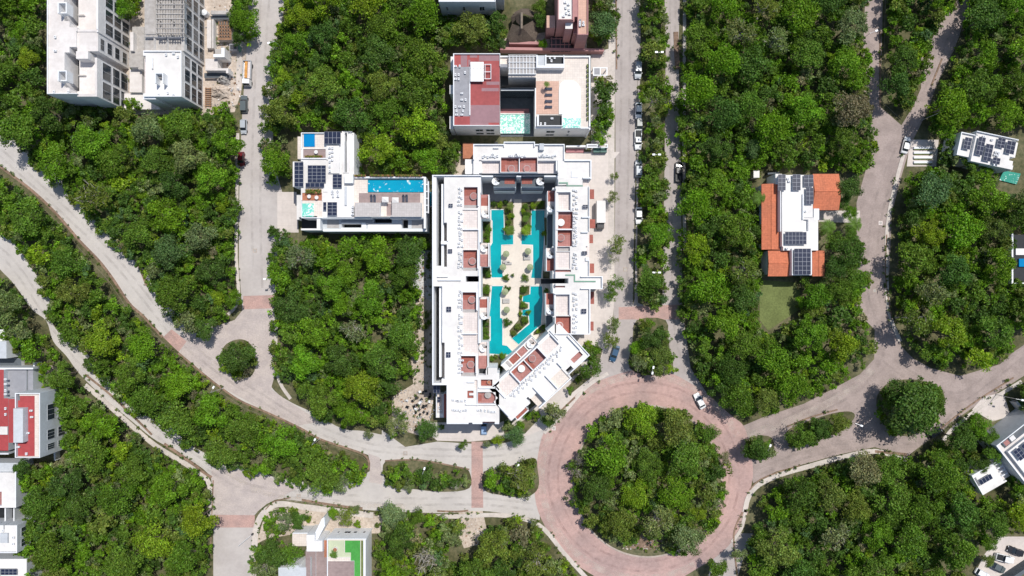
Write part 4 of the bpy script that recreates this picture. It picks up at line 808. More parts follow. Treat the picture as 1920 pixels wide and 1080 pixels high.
# right edge structures
be2 = house('white_house', 1915, 480, 'pale roofed house with dark terrace cut by the right edge')
hf(be2, [(1899, 440, 1990, 530, 3.0, 'dark'), (1905, 466, 1960, 478, 3.3, 'white'), (1897, 438, 1900, 532, 3.6, 'wallwhite'), (1897, 530, 1990, 532, 3.6, 'wallwhite')])
b = MB(); b.pbox(1911, 485, 1925, 500, 3.1, 3.5, 'w_blue2'); b.build('pool', be2)
be3 = house('grey_house', 1905, 850, 'pale grey house with rooftop windows at the lower right edge')
F15 = (1868, 836, 38)
hf(be3, [(0, 0, 110, 95, 7.0, 'whitedirty'), (10, 22, 90, 90, 8.0, 'white'), (0, -12, 70, 0, 4.0, 'graywall'), (14, 3, 24, 12, 7.9, 'redp'), (28, 3, 38, 12, 7.9, 'white')] + [(0, 0, 110, 1.6, 7.8, 'wallwhite'), (0, 0, 1.6, 95, 7.8, 'wallwhite')], wall='graywall', frame=F15)
solar(be3, 18, 28, 32, 50, 8.7, 2, 3, F15); solar(be3, 36, 28, 50, 50, 8.7, 2, 3, F15)
be4 = house('small_house', 1852, 905, 'small white roof with one row of solar panels in the lower right woodland')
F16 = (1822, 892, 30)
hf(be4, [(0, 0, 52, 42, 4.6, 'white'), (-6, 2, 2, 20, 3.6, 'cream'), (44, -8, 62, 36, 3.8, 'whitedirty')] + par(0, 0, 52, 42, 4.6, sides='nw', h=.4) + [(48 + k * 0, 4 + k * 8, 60, 6 + k * 8, 4.6, 'wallwhite') for k in range(4)], frame=F16)
solar(be4, 6, 14, 32, 24, 5.2, 4, 1, F16)
b = strip('boundary_wall', [(1893, 750), (1905, 765), (1914, 785)], 4, 0, 2.6, 'graywall', smooth=False); tag(b, 'pale grey wall running down from the road to the grey house', 'wall')
b = strip('boundary_wall', [(1872, 1085), (1925, 1050), (1990, 1015)], 7, 0, 3, 'darkwall', smooth=False); tag(b, 'dark wall along the lower edge of the car park', 'wall')
b = strip('boundary_wall', [(1852, 822), (1900, 795)], 2, 0, 3, 'wallwhite', smooth=False); tag(b, 'thin white wall on the upper side of the grey house', 'wall')
# lower-left red roofed house
b10 = house('red_roof_house', 50, 790, 'house with bright red flat roofs at the left edge')
rs = [(-60, 690, 16, 845, 7, 'redpaint'), (16, 738, 30, 830, 8, 'redpaint'), (28, 737, 73, 858, 10.5, 'cream'), (34, 742, 66, 855, 10.3, 'redpaint'), (15, 692, 62, 745, 5.5, 'grayroof'), (25, 766, 43, 830, 12.2, 'graywall'), (-60, 785, 14, 800, 2, 'lawn'), (-60, 800, 14, 815, 7.3, 'white')]
rs += par(28, 737, 75, 859, 10.5, h=.6, sides='nesw') + par(-60, 706, 16, 852, 7, h=.5, sides='s') + [(62, 680, 65, 740, 3, 'wallwhite'), (-60, 690, 62, 692.5, 6.5, 'wallwhite')]
hf(b10, rs, wall='graywall')
facade(b10, (75, 859), (75, 738), 11.1, [(.08, .18), (.24, .40), (.55, .80)], [(1.2, 4.2), (5.4, 8.4)], 2)
ac_units(b10, [(10, 711), (10, 720), (10, 732), (10, 739), (10, 766), (10, 777)], 7); ac_units(b10, [(58, 770), (59, 782), (52, 812), (49, 851), (34, 838)], 10.4)
b11 = house('white_villa', 20, 905, 'white terraced villa with slanted skylights at the left edge')
hf(b11, [(-60, 884, 30, 952, 6.5, 'white'), (-60, 868, 36, 884, 5.5, 'graywall'), (-60, 952, 26, 984, 2.2, 'dark'), (-60, 985, 32, 1036, 8, 'white'), (-60, 920, 8, 946, 5.6, 'redp'), (9, 952, 11, 984, 4.5, 'wallwhite'), (25, 952, 27, 984, 4.5, 'wallwhite'), (0, 1000, 14, 1018, 8.6, 'graywall'), (-60, 1048, 50, 1140, 6, 'white'), (0, 1066, 32, 1078, 6.1, 'darkwall')] + par(-60, 985, 32, 1037, 8, h=.6, sides='es') + par(-60, 884, 30, 952, 6.5, h=.5, sides='e'), wall='graywall')
facade(b11, (32, 1036), (32, 986), 8.6, [(.12, .42), (.52, .85)], [(1, 3.8), (4.4, 7.2)])
ac_units(b11, [(5, 995), (8, 1010), (24, 1020), (24, 1008)], 8)
solar(b11, 2, 1067, 32, 1078, 6.5, 4, 2)
bt = house('grey_house', 0, 660, 'small grey roofed house among trees at the left edge above the red roofs')
hf(bt, [(-60, 640, 12, 672, 5.5, 'graywall'), (-60, 618, 8, 640, 4.5, 'white'), (-60, 672, 40, 686, 1.2, 'darkwall')])
b = strip('boundary_wall', [(108, 772), (112, 860)], 3, 0, 2, 'wallwhite', smooth=False); tag(b, 'white wall on the right side of the bright red roofed house', 'wall')
# bottom villa with green roof
b14 = house('white_villa', 635, 1030, 'white villa with a bright green roof terrace at the bottom edge')
z14 = 7.5
rs = [(613, 1010, 686, 1140, z14, 'deckcream'), (616, 1013, 646, 1046, z14 - .25, 'palegreen'), (647, 1013, 676, 1140, z14 - .25, 'turf'), (646, 1036, 658, 1046, z14 - .24, 'palegreen'), (614, 1045, 658, 1052, z14 + .1, 'cream'), (573, 1033, 592, 1140, z14 - 1.6, 'wooddeck'), (593, 1033, 613, 1140, z14 - 2.2, 'wooddeck'), (613, 1053, 664, 1140, z14 + .2, 'wooddeck'),
      (575, 1003, 590, 1034, z14 + .4, 'white'), (575, 1014, 605, 1034, z14 + .2, 'white'), (548, 1000, 577, 1024, 4.5, 'cream'), (590, 1033, 593, 1078, 2, 'dark'), (608, 1013, 613, 1045, z14 - 1.5, 'terracotta'), (677, 1013, 682, 1140, z14 - .2, 'lawn'), (682, 1010, 686, 1140, z14 + .3, 'wallwhite')]
rs += par(613, 1010, 687, 1140, z14, h=.5, sides='nw') + par(549, 999, 577, 1024, 4.5, h=1.2, sides='n')
hf(b14, rs)
facade(b14, (687, 1010), (613, 1010), 8.0, [(.12, .18), (.34, .42), (.5, .66), (.8, .84)], [(2.6, 4.2)])
ac_units(b14, [(604, 1005), (608, 1006)], 3)
tub(b14, 629.5, 1029, z14 - .25, .62, 'terracotta', 'white')
bsl = MB(); bsl.prism([tuple(W(u, v, 6).xy) for u, v in ((604, 972), (609, 968), (610, 985), (592, 1018), (590, 1002))], 0, 6.5, 'wallwhite'); bsl.build('blade_wall', b14)
b = house('grey_house', 550, 1075, 'small pale roof half hidden by trees at the bottom edge')
hf(b, [(522, 1064, 574, 1140, 6, 'graywall'), (540, 1060, 560, 1064, 6, 'graywall')])
# driveway strips by the white car
for k in range(4):
    q = MB(); q.pbox(1714, 275 + k * 9, 1748, 279 + k * 9, .04, .5, 'wallwhite'); q.pbox(1714, 279 + k * 9, 1748, 281 + k * 9, .04, .35, 'lawn')
    tag(q.build('planter'), ['topmost', 'second from top', 'third from top', 'lowest'][k] + ' white edged planter strip beside the white parked car on the right', 'planter', 'white edged planter strips')

# ---------------------------------------------------------------- vegetation
rng = np.random.default_rng(11)
def leaf_cloud(pts, nrm, size, var, jitter=.8):
    """quads at pts (N,3) facing nrm with per-leaf size and grey-level variation; returns verts (4N,3), var (4N)"""
    n = len(pts); nn = nrm + rng.normal(0, jitter, (n, 3)); nn /= np.linalg.norm(nn, axis=1)[:, None]
    a = np.cross(nn, rng.normal(0, 1, (n, 3))); a /= np.linalg.norm(a, axis=1)[:, None]; b = np.cross(nn, a)
    s = size[:, None]; a = a * s; b = b * s * .7
    V = np.stack([pts - a - b * .35, pts - a * .1 - b, pts + a + b * .2, pts + a * .05 + b], 1).reshape(-1, 3)
    return V, np.repeat(var, 4)
def mesh_from_quads(name, V, var, matname, tint=None):
    n = len(V) // 4; me = bpy.data.meshes.new(name)
    me.vertices.add(len(V)); me.vertices.foreach_set('co', V.astype(np.float32).ravel())
    me.loops.add(len(V)); me.loops.foreach_set('vertex_index', np.arange(len(V), dtype=np.int32))
    me.polygons.add(n); me.polygons.foreach_set('loop_start', np.arange(0, 4 * n, 4, dtype=np.int32)); me.polygons.foreach_set('loop_total', np.full(n, 4, dtype=np.int32))
    me.materials.append(MATS[matname]); me.update()
    at = me.color_attributes.new('leafvar', 'FLOAT_COLOR', 'POINT')
    if var.ndim == 1: var = np.stack([var, var, var], 1)
    c = np.ones((len(V), 4), np.float32); c[:, :3] = var; at.data.foreach_set('color', c.ravel())
    if tint is not None:
        at = me.color_attributes.new('tint', 'FLOAT_COLOR', 'POINT'); c = np.ones((len(V), 4), np.float32); c[:, :3] = tint; at.data.foreach_set('color', c.ravel())
    return me
def crown_data(n_leaf, lobes, sparse=False, leaf=.07, spread=.62):
    """crown of radius 1: lobes of leaves spread over an uneven dome"""
    L_ = []
    for i in range(lobes):
        a = rng.uniform(0, 2 * math.pi); r = spread * math.sqrt(rng.uniform(0, 1)) * (1.12 if i % 3 else .8)
        z = .62 * (1 - (r / .95) ** 2) * rng.uniform(.6, 1.1) + rng.uniform(-.12, .12)
        L_.append((r * math.cos(a), r * math.sin(a), z, rng.uniform(.17, .38), rng.uniform(.74, 1.26)))
    P, N_, Vr, Sz = [], [], [], []
    wts = np.array([l[3] ** 2 for l in L_]); wts /= wts.sum()
    for l, wt in zip(L_, wts):
        k = int(n_leaf * wt); d = rng.normal(0, 1, (k, 3)); d[:, 2] = np.abs(d[:, 2]) * 1.0 - .25; d /= np.linalg.norm(d, axis=1)[:, None]
        # little clumps inside the lobe
        cl = rng.normal(0, 1, (9, 3)); cl[:, 2] = np.abs(cl[:, 2]); cl /= np.linalg.norm(cl, axis=1)[:, None]
        idx = rng.integers(0, 9, k); d = d * .55 + cl[idx] * .6; d /= np.linalg.norm(d, axis=1)[:, None]
        cv = rng.uniform(.75, 1.3, 9)[idx]
        rad = l[3] * (1 + rng.normal(0, .16, k))[:, None] * (.82 + .4 * rng.uniform(0, 1, 9)[idx])[:, None]
        P.append(np.array(l[:3]) + d * rad * np.array([1, 1, .8])); N_.append(d); Vr.append(rng.uniform(.62, 1.3, k) * l[4] * cv); Sz.append(rng.uniform(.6, 1.35, k) * leaf)
    P = np.concatenate(P); N_ = np.concatenate(N_); Vr = np.concatenate(Vr); Sz = np.concatenate(Sz)
    if sparse: keep = rng.uniform(0, 1, len(P)) < .5; P, N_, Vr, Sz = P[keep], N_[keep], Vr[keep], Sz[keep]
    V, var = leaf_cloud(P, N_, Sz, Vr)
    g = np.clip(var, .4, 2.0); c = np.stack([g * np.repeat(rng.uniform(.88, 1.16, len(P)), 4), g, g * np.repeat(rng.uniform(.8, 1.1, len(P)), 4)], 1)
    return V, c, L_
def trunk_mesh(L_, hc, grey=False, n_twig=0):
    bk = 'bark_pale' if n_twig else 'bark'; b = MB(); b.tube((0, 0, 0), (0, 0, hc * .55), .055, .042, bk, 8); b.tube((0, 0, hc * .55), (0.02, 0.01, hc), .042, .02, bk, 7)
    for l in L_:
        z0 = hc * random.uniform(.45, .8); b.tube((0, 0, z0), (l[0] * .85, l[1] * .85, hc + l[2] * .8), .024, .008, bk, 5)
        for k in range(n_twig):
            a = random.uniform(0, 6.3); q = (l[0] * .85, l[1] * .85, hc + l[2] * .8)
            b.tube(q, (q[0] + .3 * math.cos(a), q[1] + .3 * math.sin(a), q[2] + random.uniform(.1, .4)), .014, .005, bk, 4)
    return b
# crown kinds: (leaves, lobes, sparse)
KINDS = {}
def make_kind(key, n, lobes, sparse, leaf, twigs=0, spread=.62, hc=1.25):
    V, c, L_ = crown_data(n, lobes, sparse, leaf, spread); me = mesh_from_quads('crown', V, c, 'leaf')
    t = trunk_mesh(L_, hc, n_twig=twigs).build('trunk', None); bpy.data.objects.remove(t)
    KINDS[key] = (me, bpy.data.meshes[-1] if False else t_mesh, hc) if False else (me, None, hc, L_, twigs)
for i in range(9): make_kind(('full', i), 3800, int(rng.integers(14, 24)), False, .046, 0, .70)
for i in range(3): make_kind(('loose', i), 1500, int(rng.integers(9, 13)), False, .05, 2, .66)
for i in range(2): make_kind(('bare', i), 800, 12, True, .045, 7, .68)
for k_ in list(KINDS):
    me, _, hc, L_, tw = KINDS[k_]; tb = trunk_mesh(L_, hc, n_twig=tw); o_ = tb.build('trunk', None); KINDS[k_] = (me, o_.data, hc, L_, tw); bpy.data.objects.remove(o_)
for ob in [o for o in bpy.data.objects if o.name.startswith('trunk')]: bpy.data.objects.remove(ob)
COLS = {'dark green': (.082, .162, .028), 'mid green': (.120, .218, .026), 'bright green': (.140, .282, .018), 'yellow green': (.205, .322, .020), 'olive green': (.160, .220, .040),
        'grey green': (.195, .255, .098), 'blue green': (.105, .198, .070), 'brownish': (.24, .235, .13), 'golden': (.42, .33, .02)}
TREES = []
def add_tree(u, v, r, colour, where, kind=None, hr=None, size=None, lab=None, group=None, name=None, jit=.12):
    """u,v,r: where the crown shows in the photo; the trunk stands straight below it"""
    r_m = r * S; kind = kind or ('bare' if colour == 'brownish' and random.random() < .5 else ('loose' if colour in ('grey green', 'olive green') and random.random() < .5 else 'full'))
    ks = [k for k in KINDS if k[0] == kind]; me, tm, hc, L_, tw = KINDS[random.choice(ks)]
    hr = hr if hr else random.uniform(1.0, 1.35); ztop = r_m * hr * hc
    ztop = max(2.2, min(ztop, 8.5)); zs = ztop / hc                 # vertical scale of trunk part
    p = W(u, v, ztop + .2 * r_m)
    e = bpy.data.objects.new(name or 'tree', None); COL.objects.link(e); e.location = (p.x, p.y, 0); e.empty_display_size = .5
    rz = random.uniform(0, 6.28)
    t = bpy.data.objects.new('trunk', tm); COL.objects.link(t); t.parent = e; t.scale = (r_m, r_m, zs); t.rotation_euler = (0, 0, rz)
    c = bpy.data.objects.new('crown', me); COL.objects.link(c); c.parent = e; c.location = (0, 0, ztop); c.scale = (r_m, r_m * random.uniform(.9, 1.05), r_m * random.uniform(.85, 1.1)); c.rotation_euler = (0, 0, rz)
    cc = COLS[colour]; f = random.uniform(1 - jit, 1 + jit); c.color = (cc[0] * f * random.uniform(.92, 1.1), cc[1] * f, cc[2] * f * random.uniform(.85, 1.15), 1)
    e['category'] = 'tree'; e['group'] = group or ('trees in ' + where)
    TREES.append(dict(o=e, u=u, v=v, r=r, colour=colour, where=where, kind=kind, lab=lab)); 
    return e
def inpoly(x, y, P):
    c = False; n = len(P)
    for i in range(n):
        x0, y0 = P[i]; x1, y1 = P[(i + 1) % n]
        if (y0 > y) != (y1 > y) and x < (x1 - x0) * (y - y0) / (y1 - y0) + x0: c = not c
    return c
def edgedist(x, y, P):
    d = 1e9; n = len(P)
    for i in range(n):
        x0, y0 = P[i]; x1, y1 = P[(i + 1) % n]; dx, dy = x1 - x0, y1 - y0; t = max(0, min(1, ((x - x0) * dx + (y - y0) * dy) / (dx * dx + dy * dy + 1e-9)))
        d = min(d, math.hypot(x - x0 - t * dx, y - y0 - t * dy))
    return d
# zones where crowns show in the photo: name, polygon, phrase, colour weights
WT = {'a': dict(dark=3, mid=6, bright=3, yellow=1.0, olive=2.2, grey=1.3, blue=.5, brown=.35), 'b': dict(dark=3, mid=5, bright=5, yellow=.9, olive=1.5, grey=1, blue=.5, brown=.2),
      'd': dict(dark=5, mid=5, bright=2.6, yellow=.7, olive=1.6, grey=.8, blue=.7, brown=.3), 'm': dict(dark=1.5, mid=5, bright=1.8, yellow=1.2, olive=4, grey=2.2, blue=.3, brown=.7)}
CN = dict(dark='dark green', mid='mid green', bright='bright green', yellow='yellow green', olive='olive green', grey='grey green', blue='blue green', brown='brownish')
ZONES = [
 ('zA', [(-80, -80), (90, -80), (90, 180), (140, 192), (200, 196), (250, 190), (268, 196), (345, 205), (400, 205), (452, 190), (458, 230), (450, 330), (452, 400), (440, 470), (444, 560), (425, 600), (385, 634), (340, 628), (322, 608), (296, 560), (258, 498), (215, 470), (180, 420), (130, 370), (95, 340), (50, 290), (0, 250), (-80, 210)], 'upper left woodland', 'a'),
 ('zB', [(-80, 300), (-20, 310), (40, 350), (98, 400), (142, 455), (182, 500), (215, 542), (244, 582), (275, 608), (300, 640), (335, 672), (388, 712), (420, 740), (455, 766), (500, 780), (560, 806), (600, 828), (655, 846), (690, 862), (692, 890), (672, 910), (620, 925), (560, 910), (505, 903), (468, 890), (425, 882), (385, 862), (345, 838), (300, 795), (262, 790), (235, 765), (205, 725), (178, 700), (138, 655), (100, 615), (85, 560), (70, 510), (35, 470), (-30, 400), (-80, 380)], 'strip between curved roads', 'a'),
 ('zC', [(-80, 495), (0, 500), (30, 540), (62, 586), (92, 636), (118, 668), (150, 708), (172, 738), (205, 766), (245, 800), (285, 830), (330, 855), (392, 900), (400, 945), (396, 1000), (400, 1140), (60, 1140), (36, 1040), (32, 985), (58, 960), (36, 940), (30, 880), (70, 866), (120, 862), (118, 790), (78, 735), (65, 690), (40, 668), (12, 640), (-80, 600)], 'lower left woodland', 'a'),
 ('zD', [(545, -80), (800, -80), (820, 30), (940, 20), (955, 45), (945, 85), (930, 100), (845, 96), (838, 130), (835, 240), (850, 262), (868, 280), (850, 325), (812, 330), (800, 330), (665, 328), (662, 246), (560, 244), (550, 300), (545, 345), (520, 350), (490, 320), (492, 200), (500, 130), (520, 60), (530, 0)], 'woodland above solar panelled building', 'a'),
 ('zE', [(505, 425), (560, 436), (800, 436), (806, 470), (785, 490), (792, 565), (786, 640), (780, 700), (752, 722), (736, 745), (738, 790), (745, 825), (700, 800), (640, 800), (606, 790), (555, 748), (545, 720), (512, 700), (512, 560), (508, 500)], 'woodland left of white hotel', 'b'),
 ('zF', [(1282, -80), (1622, -80), (1626, 60), (1630, 130), (1628, 200), (1640, 270), (1635, 320), (1600, 330), (1572, 320), (1425, 318), (1422, 345), (1428, 480), (1438, 520), (1424, 524), (1418, 600), (1440, 625), (1490, 600), (1500, 520), (1548, 500), (1536, 420), (1560, 405), (1600, 430), (1630, 490), (1635, 530), (1605, 570), (1640, 640), (1630, 680), (1570, 720), (1500, 750), (1460, 770), (1410, 785), (1355, 770), (1320, 735), (1296, 680), (1285, 620), (1270, 580), (1268, 450), (1276, 330), (1262, 220), (1280, 120)], 'woodland around orange house', 'b'),
 ('zG', [(1662, -80), (1810, -80), (1798, 10), (1780, 40), (1752, 60), (1740, 110), (1734, 155), (1715, 170), (1710, 200), (1690, 208), (1664, 195), (1652, 130), (1655, 60)], 'wedge between forking roads', 'd'),
 ('zH', [(1830, -80), (2000, -80), (2000, 240), (1905, 245), (1800, 240), (1798, 258), (1812, 300), (1870, 330), (1920, 345), (2000, 350), (2000, 430), (1905, 436), (1895, 530), (2000, 540), (2000, 600), (1918, 640), (1880, 672), (1830, 692), (1770, 690), (1712, 662), (1685, 610), (1674, 545), (1680, 470), (1690, 370), (1702, 325), (1755, 315), (1762, 262), (1730, 240), (1745, 190), (1780, 120), (1800, 60)], 'upper right woodland', 'b'),
 ('zI', [(1214 + 151 * math.cos(R(a)), 902 + 149 * math.sin(R(a))) for a in range(-215, 45, 15)] + [(1330, 990), (1300, 1040), (1250, 1036), (1236, 1012), (1190, 1015), (1150, 1020), (1110, 995)], 'roundabout island', 'm'),
 ('zJ', [(1425, 930), (1470, 900), (1540, 880), (1600, 850), (1640, 846), (1690, 858), (1735, 850), (1745, 822), (1790, 800), (1812, 770), (1860, 790), (1872, 830), (1820, 870), (1815, 900), (1830, 930), (1880, 940), (1905, 900), (2000, 935), (2000, 1000), (1900, 1000), (1870, 1002), (1838, 1030), (1800, 1080), (1800, 1140), (1400, 1140), (1392, 1060), (1404, 990)], 'lower right woodland', 'd'),
 ('zK', [(705, 955), (740, 945), (800, 960), (862, 970), (872, 985), (858, 1020), (830, 1035), (850, 1060), (880, 1030), (920, 968), (975, 965), (1010, 985), (1040, 1040), (1080, 1060), (1082, 1140), (700, 1140), (700, 1000)], 'bottom centre grove', 'm'),
 ('zL', [(500, 975), (525, 950), (580, 955), (582, 990), (548, 1000), (545, 1024), (572, 1040), (570, 1062), (520, 1064), (500, 1140), (470, 1140), (468, 1040), (500, 1010)], 'garden left of bottom villa', 'a'),
 ('zM', [(1200, -80), (1246, -80), (1250, 80), (1255, 130), (1250, 300), (1256, 420), (1252, 500), (1250, 560), (1230, 582), (1192, 566), (1190, 470), (1196, 420), (1197, 250), (1200, 130)], 'long street median', 'm'),
 ('zN', [(722, 872), (760, 864), (815, 872), (862, 880), (878, 890), (876, 912), (830, 918), (770, 918), (735, 912), (720, 892)], 'oval median left of crossing', 'm'),
 ('zO', [(905, 888), (940, 874), (985, 862), (1006, 862), (1009, 915), (985, 930), (940, 925), (906, 915)], 'oval median right of crossing', 'm'),
 ('zP', [(780, -80), (830, -80), (830, 20), (955, 30), (950, 85), (845, 98), (800, 90), (775, 40)], 'woodland by top grey building', 'a'),
 ('zQ', [(1108, -80), (1156, -80), (1160, 30), (1150, 60), (1140, 92), (1110, 94), (1105, 40)], 'verge right of rose building', 'a'),
 ('zR', [(1108, 140), (1140, 140), (1158, 180), (1145, 230), (1135, 268), (1110, 265), (1110, 200)], 'verge beside oval roof pool', 'm'),
 ('zS', [(200, -80), (268, -80), (268, 20), (250, 44), (222, 20), (200, 0)], 'gap between white blocks', 'b'),
 ('zT', [(440, -80), (474, -80), (482, 30), (480, 80), (455, 95), (438, 70), (432, 20)], 'verge beside building yard', 'a'),
 ('zU', [(1896, 720), (2000, 690), (2000, 790), (1915, 785)], 'corner by grey wall', 'd'),
]
BLD = [(-80, 690, 75, 860), (-80, 865, 34, 1036), (820, -80, 946, 22), (843, 98, 1110, 262), (547, 246, 664, 440), (664, 330, 806, 440), (1026, -80, 1106, 96), (950, 15, 1010, 84), (1426, 324, 1575, 520), (1800, 245, 1914, 318), (1820, 880, 1888, 930), (549, 1000, 700, 1140), (1868, 316, 1916, 348), (88, -80, 200, 184), (268, -80, 400, 205), (1424, 525, 1490, 590)]
CARPOS = [(1196, 131), (1197, 207), (1199, 232), (1196, 262), (1197, 316), (1198, 404), (1273, 322), (1312, 752), (1699, 272), (1753, 811), (1905, 1034), (1884, 1047), (1871, 1064), (1842, 1076), (457, 195), (456, 237), (452, 298), (1152, 663)]
def blocked(u, v, r):
    for a, b_ in CARPOS:
        if math.hypot(u - a, v - b_) < r * .80 + 9: return True
    for (a, b_, c, d) in BLD:
        if a - r * .5 < u < c + r * .5 and b_ - r * .5 < v < d + r * .5: return True
    return False
placed = []
